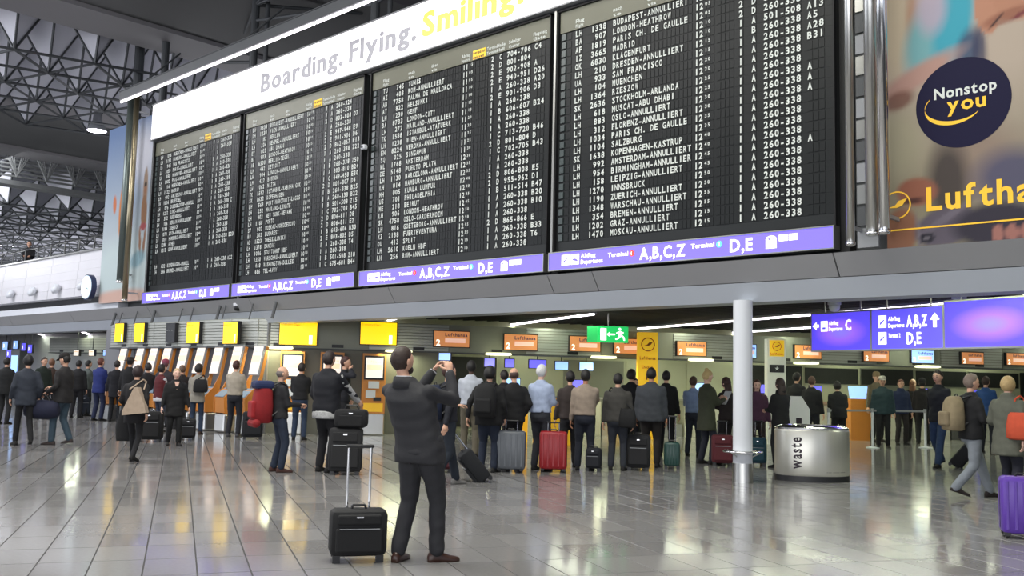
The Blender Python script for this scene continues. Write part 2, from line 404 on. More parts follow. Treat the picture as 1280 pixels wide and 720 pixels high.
# ------------------------------------------------------------------ clock
ck = thing('wall_clock', 'round clock with pale lit dial at the end of the balustrade', 'clock', (-31.75, 13.1, 4.2))
MB().tube((0,.16,0),(0,.0,0),.42,.42,32).build('housing', mat('clock_housing', (.02,.03,.09), .35), ck)
MB().tube((0,0,0),(0,-.02,0),.38,.38,32).build('dial', mat('clock_dial', (.7,.8,.85), .4, em=.75, emc=(.75,.9,1), var=0), ck)
hm = MB(); hm.quad((-.012,-.027,-.03),EX,EZ,.024,.24)
hm.add([Vector((0,-.026,0))+Vector(p) for p in ((-.01,0,.012),(.17,0,-.06),(.16,0,-.09),(-.01,0,-.012))], [(0,1,2,3)])
for q in range(12):
    a = q*PI/6; hm.add([(math.sin(a+e)*r_, -.026, math.cos(a+e)*r_) for e, r_ in ((-.04,.24),(.04,.24),(.03,.29),(-.03,.29))], [(0,1,2,3)])
hm.build('hands', INKB, ck)

# ------------------------------------------------------------------ hanging lamps in the hall
def bay_lamp(p, s, label):
    t = thing('pendant_lamp', label, 'lamp', p, 0, 'high bay lamps')
    MB().lathe([(.05,.9),(.16,.88),(.2,.45),(.24,.4),(.42*1,.05),(.44,0),(.40,0.02),(.2,.35),(.02,.36)], n=20).build('shade', GREY, t, True)
    MB().lathe([(.01,.0),(.38,.0),(.38,.04),(.01,.06)], n=20).build('lamp_lens', mat('lamp_glow', (1,1,1), .4, em=9, emc=(.93,.85,1), var=0), t)
    MB().tube((0,0,.9),(0,0,(16.5-p[2])/s),.02,.02,6).build('hanger', STRUT, t)
    t.scale = (s,s,s)
for (px, py, Z, s, lb) in ((121,164,42,1.0,'bell shaped pendant lamp glowing violet-white under the big roof beam'),
        (186,122,45,.9,'pendant lamp glimpsed beside the pole at the left end of the light bar'),
        (126,232,62,1.1,'wide lit lamp just left of the beach poster, below the louvres'),
        (92,236,66,.7,'small lit lamp under the louvred beam, left of the wide one'),
        (51,286,75,1.2,'lit lamp low in the distant roof, above the person on the mezzanine'),
        (8,308,80,1.3,'lowest distant lamp at the left edge over the handrail'),
        (3,266,80,1.0,'distant lamp cut by the left edge of the roof view'),
        (143,270,70,1.0,'distant lamp touching the edge of the beach poster')):
    bay_lamp(tuple(dep(px,py,Z)), s, lb)

# ------------------------------------------------------------------ long light bar in front of the boards
LBY = 12.5
a, c = ony(152,128,LBY), ony(445,0,LBY)
lb = thing('light_bar', 'long hanging linear light bar sloping across above the white banner', 'lamp', (a.x, LBY, a.z))
Lx = 19.0
MB().box((0,-.08,.04),(Lx,.08,.10)).box((0,-.08,.10),(Lx,-.06,.30)).box((0,.06,.10),(Lx,.08,.30)).build('housing', DGREY, lb)
MB().box((0,-.1,.3),(Lx,.1,.32)).build('cover', DGREY, lb)
for i in range(13): MB().tube((.03+i*1.46,-.03,.0),(1.40+i*1.46,-.03,.0),.035,.035,8).build('tube', TUBE, lb)
for i in range(4): MB().tube((1.2+5.7*i,0,.3),(1.2+5.7*i,1.2,1.6),.03,.03,6).build('hanger', STRUT, lb)
area('bar_light', (a.x+Lx/2, LBY-.15, a.z-.08), (a.x+Lx/2, 13.5, 7.6), 19, .08, 90, (1,.98,.84))

# ------------------------------------------------------------------ banner
BAN = mat('banner_light', (.9,.9,.92), .5, em=.85, emc=(1,.97,1.0), var=0)
bn = thing('banner', 'white backlit banner over the boards reading Boarding. Flying. Smiling.', 'sign', (-28.3, 13.4, 8.6))
MB().box((0,-.05,.03),(22.2,.15,1.12)).build('light_box', BAN, bn)
MB().box((-.03,-.07,0),(22.23,.17,.03)).box((-.03,-.07,1.12),(22.23,.17,1.15)).build('frame', GREY, bn)
tm = MB()
for o_ in (0,.022): text(tm, 'Boarding.', (6.2+o_,-.055-o_*.05,.34), EX, EZ, .50, width=3.68); text(tm, 'Flying.', (10.05+o_,-.055-o_*.05,.34), EX, EZ, .50, width=2.5); tm.build('lettering', INKG, bn)
tm = MB(); [text(tm, 'Smiling.', (12.68+o_,-.055-o_*.05,.34), EX, EZ, .54, width=3.1) for o_ in (0,.03)]; o = tm.build('lettering', INKY, bn); o['label'] = 'yellow word Smiling'

# ------------------------------------------------------------------ departure boards
HEAD = mat('board_header_sheen', (.12,.12,.085), .4, .1, var=.03, scale=.7)  # olive lamp sheen on the board tops is painted into this colour
FLAP = mat('split_flap', (.011,.0125,.013), .36, 0, var=.2, scale=3)
CASE = mat('board_casing', (.02,.022,.023), .35, 0, var=.05, scale=1)
RIM = mat('board_rim', (.33,.33,.31), .3, .8, var=.04)
BLUE = mat('blue_light_strip', (.15,.12,.7), .35, em=1.0, emc=(.17,.12,.86), var=0)
AMBER = mat('amber_print', (.9,.55,.03), .5, em=.25, emc=(1,.6,.02), var=0)
REDP = mat('red_print', (.9,.05,.05), .5, em=.6, emc=(1,.1,.08), var=0)
CYANP = mat('cyan_print', (.1,.6,.8), .5, em=.6, emc=(.2,.8,1), var=0)
B4 = """LH|1338|BUDAPEST-ANNULLIERT|2|D|801-806|D
BA|907|LONDON-HEATHROW|2|E|907-910|D
AF|1819|PARIS CH. DE GAULLE|2|D|815-816|
IZ|3665|MADRID|2|D|260-338|Z19
OK|6830|KLAGENFURT|1|A|501-508|A13
LH|210|DRESDEN-ANNULLIERT|1|B|260-338|A5
UA|933|SAN FRANCISCO|1|A|260-338|A28
LH|104|MUENCHEN|1|A|260-338|B31
LH|1364|RZESZOW|1|A|260-338|
SK|2636|STOCKHOLM-ARLANDA|1|A|260-338|
LH|618|MUSCAT-ABU DHABI|1|A|260-338|A
LH|883|OSLO-ANNULLIERT|1|A|260-338|A
LH|312|FLORENZ-ANNULLIERT|1|A|260-338|A
LH|1034|PARIS CH. DE GAULLE|1|A|260-338|
LH|1104|SALZBURG|1|A|260-338|
SK|1638|KOPENHAGEN-KASTRUP|1|A|260-338|
LH|992|AMSTERDAM-ANNULLIERT|1|A|260-338|
LH|954|BIRMINGHAM-ANNULLIER|1|A|260-338|A
LH|158|LEIPZIG-ANNULLIERT|1|A|260-338|
LH|1270|INNSBRUCK|1|A|260-338|
LH|1190|ZUERICH-ANNULLIERT|1|A|260-338|
LH|1348|WARSCHAU-ANNULLIERT|1|A|260-338|
LH|354|BREMEN-ANNULLIERT|1|A|260-338|
LH|1202|GRAZ-ANNULLIERT|1|A|260-338|
LH|1470|MOSKAU-ANNULLIERT|1|A|260-338|"""
B3 = """TU|745|TUNIS|2|C|704-706|C4
AZ|403|ROM-ANNULLIERT|2|D|801-804|
AB|7758|PALMA DE MALLORCA|2|E|902-908|A
AY|822|HELSINKI|2|E|940-951|D26
LH|1230|GENF|1|A|260-338|A20
BA|8733|LONDON-CITY|2|E|901-906|D3
LH|272|MAILAND-ANNULLIERT|1|A|260-338|
TK|1588|ISTANBUL-ATATUERK|1|B|606-607|B24
LH|1238|WIEN-ANNULLIERT|1|A|260-338|
EN|8224|VERONA-ANNULLIERT|1|A|260-338|
SQ|025|SINGAPUR|1|C|713-720|B46
KL|1768|AMSTERDAM|2|D|801-804|D
DE|5148|PUERTO PLATA|1|C|702-705|B43
LH|1130|BARCELONA-ANNULLIERT|1|A|260-338|
LH|014|HAMBURG-ANNULLIERT|1|A|260-338|
MH|005|KUALA LUMPUR|2|D|806-808|E5
US|701|PHILADELPHIA|2|D|955-962|D1
ME|218|BEIRUT|1|B|511-514|B47
LH|906|LONDON-HEATHROW|1|A|260-338|B20
SK|4758|OSLO-GARDERMOEN|1|A|260-338|B10
LH|816|GOETEBORG-ANNULLIERT|1|A|260-338|
X3|2138|FUERTEVENTURA|2|D|865-866|E
OU|413|SPLIT|1|A|260-338|B33
LH|5610|KOELN HBF|1|A|260-338|T6
LH|256|ROM-ANNULLIERT|1|A|260-338|"""
B2 = """LH|1338|BUDAPEST-ANNULLIERT|1|A|260-324|
LH|1238|WIEN-ANNULLIERT|1|A|260-338|
LH|182|BERLIN|2|D|803-808|D7
LH|334|NEAPEL-ANNULLIERT|1|A|260-338|
EY|002|ABU DHABI|2|E|947-948|E9
BA|903|LONDON-HEATHROW|2|E|901-906|D6
AB|6500|BERLIN-TEGEL|2|D|862-867|E13
LH|442|DETROIT|1|A|260-338|Z22
LH|904|LONDON-ANNULLIERT|1|A|260-338|
LH|422|BOSTON|1|B|260-338|Z50
LH|1062|NIZZA|1|A|803-810|B24
TK|1592|ISTANBUL-SABIHA GOK|1|C|449-458|E30
SK|1632|KOPENHAGEN|2|D|801-807|D4
LH|568|PORT HARCOURT-LAGOS|1|B|260-338|B25
LH|252|MAILAND-LINATE|1|A|260-338|B22
LH|402|NEW YORK-NEWARK|1|B|501-508|Z15
LH|1168|PORTO|1|C|702-703|B45
S7|902|MOSKAU-DOMODEDOVO|2|D|806-811|D8
RO|302|BUKAREST|2|D|806-811|E2
A3|1523|THESSALONIKI|1|B|603-606|B30
LH|1378|DANZIG|2|E|803-805|D5
LH|1036|STUTTGART HBF|1|A|260-338|T4
LH|1350|WARSCHAU-ANNULLIERT|1|A|260-338|
LH|418|WASHINGTON-DULLES|1|B|501-508|Z18
LH|686|TEL-AVIV|1|C|675-681|B44"""
B1 = """LH|096|MUENCHEN-ANNULLIERT|1|A|260-338|
LH|1152|HAMBURG-ANNULLIERT|1|A|260-338|
UA|945|SAN FRANCISCO||1||
LH|1050|PARIS-ANNULLIERT|1|A|260-338|
LH|058|HANNOVER-ANNULLIERT|1|A|260-338|
LH|1402|PRAG-ANNULLIERT|1|A|260-338|
LH|116|MUENCHEN-ANNULLIERT|1|A|260-338|
LH|1122|MADRID|1|B|260-338|
LH|992|AMSTERDAM-ANNULLIERT|1|A|260-338|
LH|1016|BRUESSEL|1|A|260-338|
LH|076|DUESSELDORF-ANNULL|1|A|260-338|
LH|1252|LINZ-ANNULLIERT|1|A|260-338|Z
LH|372|NUERNBERG|1|A|260-338|
LH|186|BERLIN-ANNULLIERT|1|A|260-338|
LH|1194|ZUERICH|1|A|260-338|
LH|1074|LYON-ANNULLIERT|1|A|260-338|
LH|018|HAMBURG-ANNULLIERT|1|A|260-338|
LH|1288|ATHEN|1|B|260-338|B23
LH|1212|GENF-ANNULLIERT|1|A|260-338|
||||||
||||||
LH|832|KOPENHAGEN-ANNULL|1|A|260-338|A22
LH|356|BREMEN-ANNULLIERT|1|A|260-338|
||||||
||||||"""
# columns as fractions: x offsets (m, for a 5.45 m wide board), field length in cells, pitch
def cellmb(x0, n, pitch, mb, z):
    for i in range(n): mb.box((x0+i*pitch+.006, -.012, z-.068), (x0+(i+1)*pitch-.006, .02, z+.068))
dkf = mat('board_frame', (.012,.012,.013), .5, var=0)
for m_ in (FLAP, CASE, dkf): m_.node_tree.nodes['Principled BSDF'].inputs['Specular IOR Level'].default_value = .22
def board(x0, x1, rows, label, t0, nlead=0):
    W = x1-x0; s = W/5.45
    t = thing('departure_board', label, 'board', (x0, 13.5, 3.55), 0, 'split-flap departure boards')
    MB().box((0,.0,0),(W,.3,5.02)).build('casing', CASE, t)
    MB().box((0,-.07,.0),(.03,.0,5.02)).box((W-.03,-.07,0),(W,0,5.02)).box((0,-.07,4.98),(W,0,5.02)).box((.03,-.05,.33),(W-.03,0,.37)).build('frame', dkf, t)
    if x0 > -12: MB().box((-.05,-.09,0),(0,.05,5.02)).build('edge_rim', RIM, t)
    MB().box((.05,-.03,4.56),(W-.05,0,4.98)).build('header_panel', HEAD, t)
    hd = t.children[-1]
    hm = MB()
    for txt, xx, k in (('Flug',.43,0),('nach',1.3,0),('über',2.05,0),('Abflug',2.98,0),('verspätet',3.32,1),('Terminal',3.72,0),('Halle',4.0,0),('Schalter',4.33,0),('Flugsteig',4.98,0)):
        k = 1 if txt == 'verspätet' else 0
        wd = (.1+.028*len(txt))*s
        if k: hm.quad((xx*s-.01,-.034,4.575),EX,EZ,.37*s,.19,1)
        text(hm, txt, (xx*s,-.037,4.68), EX, EZ, .07, width=wd, k=2 if k else 0)
        text(hm, {'Flug':'Flight','nach':'to','über':'via','Abflug':'Departure','verspätet':'delayed','Terminal':'Terminal','Halle':'Hall','Schalter':'Counter','Flugsteig':'Gate'}[txt], (xx*s,-.037,4.585), EX, EZ, .065, width=wd*.9, k=2 if k else 0)
    hm.build('lettering', [INKW, AMBER, INKB], hd)
    for r in range(25):
        z = 4.475-.1608*r
        line = rows[r].split('|') if r < len(rows) else ['']*7
        fm_ = MB(); tm_ = MB()
        fm_.box((.06,-.004,z-.0795),(W-.06,.0,z+.0795))
        for x, n, p in ((.20,1,.12),(.41,2,.085),(.78,4,.09),(1.28,20,.0835),(3.0,5,.075),(3.42,4,.08),(3.82,1,.09),(4.05,1,.09),(4.26,7,.092),(4.99,3,.095)):
            cellmb(x*s, n, p*s, fm_, z)
        ro = fm_.build('flap_row', FLAP, t)
        if line[0]:
            for x, p, tx in ((.41,.085,line[0]),(.78,.09,line[1].rjust(4)),(1.28,.0835,line[2]),(3.0,.085,str(t0 if r > nlead else t0-1)),(3.82,.09,line[3]),(4.05,.09,line[4]),(4.26,.092,line[5]),(4.99,.095,line[6])):
                text(tm_, tx, (x*s,-.017,z-.056), EX, EZ, .112, cell=p*s)
            text(tm_, '%02d' % ((5*(r//2)+5*(r % 2)) % 60 or 15), (3.19*s,-.017,z-.01), EX, EZ, .06, cell=.06*s)
            tm_.build('lettering', INKW, ro)
    # thin pale strip of indicator cells at the left
    im = MB()
    for r in range(25): im.box((.09,-.03,4.475-.1608*r-.06),(.19,0,4.475-.1608*r+.06))
    im.build('indicator_strip', mat('indicator_cells', (.05,.065,.065), .3, var=.3, scale=2), t)
    # blue strip
    bs = MB().box((.0,-.16,.0),(W,0,.31)).build('terminal_strip', BLUE, t)
    MB().box((-.02,-.17,-.02),(W+.02,.02,0)).box((-.02,-.17,.31),(W+.02,.02,.33)).box((-.02,-.17,0),(0,.02,.31)).box((W,-.17,0),(W+.02,.02,.31)).build('strip_frame', RIM, bs)
    lm = MB(); y = -.165
    for x in (.30,.52):
        lm.quad((x*s,y,.07),EX,EZ,.19*s,.19)
    # plane and figure pictograms inside the white squares
    lm.add([Vector((.33*s,y-.003,.1))+EX*(a_*s)+EZ*b__ for a_, b__ in ((0,0),(.12,.09),(.12,.11),(0,.04))], [(0,1,2,3)], 3)
    lm.add([Vector((.55*s,y-.003,.12))+EX*(a_*s)+EZ*b__ for a_, b__ in ((0,.03),(.13,.0),(.13,.03),(.08,.06),(.02,.06))], [(0,1,2,3,4)], 3)
    text(lm, 'Abflug', (.75*s,y,.18), EX, EZ, .075, width=.34*s); text(lm, 'Departures', (.75*s,y,.07), EX, EZ, .075, width=.5*s)
    text(lm, 'Terminal', (1.36*s,y,.15), EX, EZ, .075, width=.44*s)
    lm.add([(1.87*s+.055*s*math.cos(a_*PI/8), y, .18+.055*math.sin(a_*PI/8)) for a_ in range(16)], [tuple(range(16))], 1)
    text(lm, '1', (1.855*s,y-.003,.15), EX, EZ, .06, k=0)
    text(lm, 'A,B,C,Z', (2.03*s,y,.06), EX, EZ, .2, width=.93*s)
    text(lm, 'Terminal', (3.05*s,y,.17), EX, EZ, .075, width=.44*s)
    lm.add([(3.57*s+.055*s*math.cos(a_*PI/8), y, .2+.055*math.sin(a_*PI/8)) for a_ in range(16)], [tuple(range(16))], 2)
    text(lm, '2', (3.545*s,y-.003,.17), EX, EZ, .06, k=0)
    text(lm, 'D,E', (3.76*s,y,.06), EX, EZ, .2, width=.42*s)
    lm.quad((4.38*s,y,.06),EX,EZ,.18*s,.15); lm.add([(4.47*s+.09*s*math.cos(a_*PI/8), y, .2+.06*math.sin(a_*PI/8)) for a_ in range(9)], [tuple(range(9))])
    for x in (4.42,4.50): lm.quad((x*s,y-.003,.19),EX,EZ,.03*s,.03,3)
    for x in (4.60,4.76): lm.quad((x*s,y,.16),EX,EZ,.145*s,.1)
    lm.build('lettering', [LITW, REDP, CYANP, BLUE], bs)
board(-28.22, -23.18, B1.split('\n'), 'leftmost departure board, next to the beach poster, with blank rows near its foot', 11, 30)
board(-23.02, -17.72, B2.split('\n'), 'second departure board from the left, under the words Boarding and Flying', 11, 30)
board(-17.50, -11.92, B3.split('\n'), 'third departure board from the left, first row TUNIS', 12, 11)
board(-11.76, -6.22, B4.split('\n'), 'rightmost departure board, first row BUDAPEST-ANNULLIERT, next to the steel poles', 12, -1)
dk = mat('gap_black', (.008,.008,.009), .6, var=0)
for a_, b__ in ((-23.18,-23.02),(-17.72,-17.50),(-11.92,-11.76),(-6.22,-6.08)):
    struct(MB().box((a_,13.6,3.5),(b__,13.9,8.6)).build('trim', dk))
struct(MB().box((-31.5,13.82,3.5),(-5.42,14.0,9.3)).build('wall_front', DGREY))
# small camera between boards two and three
o = thing('security_camera', 'small white camera in the gap between the second and third departure boards', 'camera', tuple(ony(455,184,13.35)))
MB().bbox((0,0,0),(.14,.12,.12),.03).build('body', WHITE, o); MB().tube((0,-.06,0),(0,-.075,0),.035,.035,12).build('lens', BLACK, o)
MB().box((-.02,.05,-.02),(.02,.3,.02)).build('bracket', GREY, o)
# ------------------------------------------------------------------ poles
def pole(x, y, r, z0, z1, m_, label, capm=None):
    t = thing('steel_pole', label, 'pole', (x,y,z0))
    MB().tube((0,0,.06),(0,0,z1-z0),r,r,24).build('shaft', m_, t, True)
    MB().lathe([(.01,0),(r*.7,0),(r*1.12,.02),(r*1.12,.06),(.01,.061)], n=24).build('end_cap', capm or CHROME, t, True)
smooth_fix = []
def polex(px, py, y): return ony(px, py, y).x
pole(polex(1063,260,13.05), 13.05, .06, 3.5, 12.9, STEEL, 'thin polished pole at the right edge of the rightmost departure board')
pole(polex(1090,260,12.95), 12.95, .085, 3.6, 12.9, STEEL, 'left tube of the polished pole pair beside the airline poster')
pole(polex(1105,260,12.9), 12.9, .075, 3.6, 12.9, CHROME, 'right tube of the polished pole pair beside the airline poster')
BRASS = mat('aged_brass', (.35,.30,.20), .3, .9, var=.1)
pole(polex(157,250,13.05), 13.05, .12, 4.2, 10.1, mat('green_grey_metal', (.14,.17,.16), .35, .6), 'broad grey-green pole in front of the beach poster')
pole(polex(163.5,250,13.0), 13.0, .085, 3.6, 10.1, BRASS, 'brass toned pole in front of the beach poster')
for o in [o for o in COL.objects if o.name.startswith('steel_pole')]:
    for z in (.25, 5.9): MB().box((-.02,.0,z),(.02,13.39-o.location.y,z+.05)).build('bracket', GREY, o)
# strip of mixed grey segments for the glimpses between the poles
bw = thing('glass_strip', 'narrow pale segmented strip between the polished poles and the board', 'panel', (-5.93,13.4,3.5))
for k in range(22):
    MB().box((.05,0,.02+.32*k),(.36,.05,.32+.32*k-.02)).build('segment', [GREY, DGREY, RIM][(k*7) % 3], bw)
# ------------------------------------------------------------------ posters
def poster(name, label, x0, x1, z0, z1, fn, nx, nz, em=0.0):
    t = thing(name, label, 'poster', (x0, 13.4, z0))
    W, H = x1-x0, z1-z0
    MB().box((0,0,0),(W,.3,H)).build('backing', GREY, t)
    mb = MB(); vs = [(W*i/nx, -.01, H*j/nz) for j in range(nz+1) for i in range(nx+1)]
    mb.add(vs, [(j*(nx+1)+i, j*(nx+1)+i+1, (j+1)*(nx+1)+i+1, (j+1)*(nx+1)+i) for j in range(nz) for i in range(nx)])
    me = mb.mesh('print', bpy.data.materials.new(name+'_print')); m = me.materials[0]; m.use_nodes = True
    at = me.color_attributes.new('print', 'FLOAT_COLOR', 'POINT')
    cols = []
    for v in vs: cols += [*(k_*.72 for k_ in fn(v[0], v[2])), 1.0]
    at.data.foreach_set('color', cols)
    n = m.node_tree; b = n.nodes['Principled BSDF']; a_ = n.nodes.new('ShaderNodeAttribute'); a_.attribute_name = 'print'
    n.links.new(a_.outputs['Color'], b.inputs['Base Color']); b.inputs['Roughness'].default_value = .5; b.inputs['Specular IOR Level'].default_value = .2
    if em: n.links.new(a_.outputs['Color'], b.inputs['Emission Color']); b.inputs['Emission Strength'].default_value = em
    link('print', me, t); return t
def mixc(c, d, t): t = max(0, min(1, t)); return tuple(p+(q-p)*t for p, q in zip(c, d))
def blob(x, z, cx, cz, rx, rz, a=0, soft=.4):
    dx, dz = x-cx, z-cz; ca, sa = math.cos(a), math.sin(a); u = (dx*ca+dz*sa)/rx; v = (-dx*sa+dz*ca)/rz
    d = math.sqrt(u*u+v*v); return max(0, min(1, (1-d)/soft+.5))
def adcol(x, z):
    c = mixc(C8(150,142,120), C8(190,174,158), (z-.8)/1.6)
    for col, t in (((152,132,118), .9*blob(x,z,1.25,1.1,.5,.5,0,.9)), ((72,64,62), .95*blob(x,z,.84,.85,.26,.6,0,.8)), ((84,84,112), .9*blob(x,z,1.65,.85,.45,.35,0,.8)),
        ((176,170,142), .7*blob(x,z,.15,1.5,.35,.5,0,.9)), ((205,188,160), .8*blob(x,z,.15,3.2,.22,.8,0,.8)), ((182,138,112), .8*blob(x,z,.40,3.2,.09,.5,0,.9)),
        ((112,178,186), .9*blob(x,z,.55,2.9,.25,.5,-.2,.7)), ((62,168,190), blob(x,z,.95,3.1,.26,.75,-.15,.5)), ((186,172,190), .9*blob(x,z,.66,3.35,.2,.35,0,.8)),
        ((52,78,112), .9*blob(x,z,1.13,2.62,.16,.32,-.2,.6)), ((56,58,88), .8*blob(x,z,1.28,2.6,.09,.35,0,.6)),
        ((190,150,138), blob(x,z,.45,2.42,.62,.15,.42,.7)), ((128,88,76), .9*blob(x,z,.18,2.12,.22,.13,.25,.6)),
        ((188,134,108), blob(x,z,1.85,3.42,.62,.50,0,.08)), ((192,138,112), blob(x,z,1.37,3.10,.13,.30,.22,.12)), ((150,96,76), .8*blob(x,z,1.62,3.0,.3,.09,.2,.5)),
        ((48,28,32), .95*blob(x,z,1.50,2.97,.12,.022,.8,.6)), ((120,50,60), .9*blob(x,z,1.83,3.0,.15,.03,.4,.6)), ((44,32,32), .9*blob(x,z,1.9,4.0,.8,.35,0,.3)),
        ((156,100,80), blob(x,z,.42,.78,.28,.20,-.1,.3)), ((60,36,40), .8*blob(x,z,.36,.66,.16,.035,0,.6)), ((152,106,82), blob(x,z,.18,.22,.24,.36,-.2,.25)),
        ((102,94,106), blob(x,z,.80,.26,.42,.26,.25,.2)), ((58,54,66), blob(x,z,1.45,.22,.55,.30,0,.4)), ((120,112,124), .8*blob(x,z,.78,.36,.42,.05,.55,.5)), ((128,120,130), .8*blob(x,z,.44,.2,.03,.26,.1,.5)),
        ((48,46,56), blob(x,z,.55,.12,.10,.075,0,.25)), ((122,116,124), blob(x,z,.55,.12,.045,.03,0,.4))):
        if t > 0: c = mixc(c, C8(*col), t)
    for k in range(4):
        t = blob(x,z,1.46+.17*k,.10,.075,.12,0,.3)
        if t > 0: c = mixc(c, C8(172,118,108), t)
    return c
ap = poster('airline_poster', 'large advertising poster with a dark blue disc and gold lettering at the right', -5.44, -.2, 3.46, 9.06, adcol, 130, 140)
pm = MB(); cx, cz, rd = 1.05, 1.94, .62
pm.add([(cx+rd*math.cos(a_*PI/32), -.014, cz+rd*math.sin(a_*PI/32)) for a_ in range(64)], [tuple(range(64))], 0)
text(pm, 'Nonstop', (cx-.37,-.018,cz+.10), EX, EZ, .155, width=.83, k=1); text(pm, 'you', (cx-.20,-.02,cz-.10), EX, EZ, .2, width=.53, k=2)
sw = []
for q in range(25):
    a_ = PI*(.80+1.02*q/24); th = .055*math.sin(PI*min(1, (q+.5)/25))+.004
    sw.append(((cx-.12+.38*math.cos(a_)), cz-.03+.235*math.sin(a_), th))
for p, q in zip(sw[:-1], sw[1:]): pm.add([(p[0],-.017,p[1]-p[2]/2),(q[0],-.017,q[1]-q[2]/2),(q[0],-.017,q[1]+q[2]/2),(p[0],-.017,p[1]+p[2]/2)], [(0,1,2,3)], 2)
text(pm, 'Lufthansa', (.55,-.016,.50), EX, EZ, .33, width=2.08, k=2)
pm.quad((.0,-.016,.255),EX,EZ,5.2,.022,2)
for q in range(32):
    a0, a1 = q*PI/16, (q+1)*PI/16; lx, lz = .14, .62
    pm.add([(lx+r_*math.cos(a_), -.016, lz+r_*math.sin(a_)) for a_, r_ in ((a0,.18),(a1,.18),(a1,.2),(a0,.2))], [(0,1,2,3)], 2)
pm.add([(lx+x, -.017, lz+z) for x, z in ((-.12,-.03),(-.02,.0),(.03,.06),(.15,.09),(.08,-.01),(.0,-.04))], [(0,1,2,3,4,5)], 2)
o = pm.build('lettering', [mat('navy_print', C8(22,20,50), .6, var=0), INKW, GOLD], ap)
for m_ in o.data.materials: m_.node_tree.nodes['Principled BSDF'].inputs['Specular IOR Level'].default_value = .15
def beach(x, z):
    c = mixc(C8(185,196,202), C8(108,132,172), (z-2.2)/3.4)
    def put(col, t):
        nonlocal c; c = mixc(c, C8(*col), t)
    put((200,215,215), blob(x,z,1.5,1.0,2.2,1.0,0,.6)); put((215,180,165), blob(x,z,1.6,.15,2,.25,0,.5)); put((225,225,235), .9*blob(x,z,2.5,4.6,.9,.9,0,1))
    put((150,170,200), .7*blob(x,z,1.8,3.3,.4,.9,0,.8)); put((205,130,70), blob(x,z,1.2,2.9,.1,.75,0,.3)); put((205,120,80), blob(x,z,.75,3.2,.12,.3,.1,.4))
    put((165,140,120), blob(x,z,2.86,3.45,.16,.7,0,.2)); put((150,110,80), blob(x,z,2.86,2.75,.2,.55,.05,.2)); put((160,115,88), blob(x,z,2.86,3.45,.08,.14,0,.3))
    put((170,85,88), blob(x,z,2.86,2.3,.22,.12,0,.3)); put((150,110,85), blob(x,z,2.70,1.8,.08,.5,.15,.3)); put((150,110,85), blob(x,z,2.98,1.75,.08,.5,-.1,.3))
    put((60,50,45), blob(x,z,2.86,3.63,.09,.08,0,.3)); put((130,170,185), .8*blob(x,z,2.6,1.3,.5,.25,.2,.5))
    return c
poster('beach_poster', 'tall pale blue poster of a figure on a beach at the left end', -31.42, -28.24, 3.66, 9.45, beach, 60, 100, .12)

# ------------------------------------------------------------------ light lines in the check-in ceiling
GW = (.90, 1.0, .70)
def light_line(p, q, label, z=3.16, power=62):
    p, q = Vector((p[0],p[1],z)), Vector((q[0],q[1],z)); L = (q-p).length; d = (q-p).normalized()
    t = thing('ceiling_light', label, 'lamp', tuple(p), math.atan2(d.y, d.x), 'strip lights in the check-in ceiling')
    n = max(1, round(L/1.6)); s = L/n
    for i in range(n): MB().box((i*s+.04,-.05,-.03),((i+1)*s-.04,.05,.01)).build('tube', TUBE, t)
    MB().box((0,-.08,.01),(L,.08,.06)).build('housing', GREY, t)
    area('strip_light', (p+q)/2+Vector((0,0,-.06)), (p+q)/2+Vector((0,0,-3)), .12, L, power*L/6, GW).rotation_euler = (0,0,math.atan2(d.y,d.x)-PI/2)
LL = [((-17.4,23.9),(-5.7,18.6),'long strip light running behind the round column towards the purple signs'),
      ((-22.4,22.1),(-14.7,18.35),'violet white strip light left of the green exit sign'),
      ((-18.4,28.0),(-6.9,22.4),'second strip light, just below the long one behind the column'),
      ((-23.6,18.7),(-20.9,17.3),'short strip light above the second yellow screen'),
      ((-16.9,31.2),(-6.0,26.0),'far strip light by the white airline pillar'),
      ((-55.3,24.2),(-39.5,15.9),'far left strip light, dashed and sloping down to the kiosks'),
      ((-60.0,24.0),(-47.0,17.2),'outermost left strip light under the band'),
      ((-14.0,35.0),(-3.0,29.5),'strip light hidden partly behind the purple signs')]
for p, q, l in LL: light_line(p, q, l)
for p, q in (((-9.5,17.0),(0,12.6+2)), ((-33,19),(-27,16.3))):
    area('strip_light', ((p[0]+q[0])/2,(p[1]+q[1])/2,3.15), ((p[0]+q[0])/2,(p[1]+q[1])/2,0), 6, .12, 100, GW)

# ------------------------------------------------------------------ column
cl = thing('round_column', 'round pale column with steel foot and narrow ring shelf', 'column', (-7.8,13.5,0))
MB().lathe([(.15,.30),(.15,2.84)], n=40).build('shaft', WHITE, cl, True)
MB().lathe([(.01,0),(.158,0),(.158,.30),(.01,.301)], n=40).build('steel_foot', STEEL, cl)
MB().lathe([(.152,.455),(.30,.46),(.31,.475),(.30,.49),(.152,.495)], n=40).build('ring_shelf', CHROME, cl, True)
smooth_angle(cl.children[1], 30)
for k in range(3):
    a_ = k*2*PI/3+.4; MB().tube((.15*math.cos(a_),.15*math.sin(a_),.40),(.27*math.cos(a_),.27*math.sin(a_),.46),.01,.01,6).build('bracket', STEEL, cl)
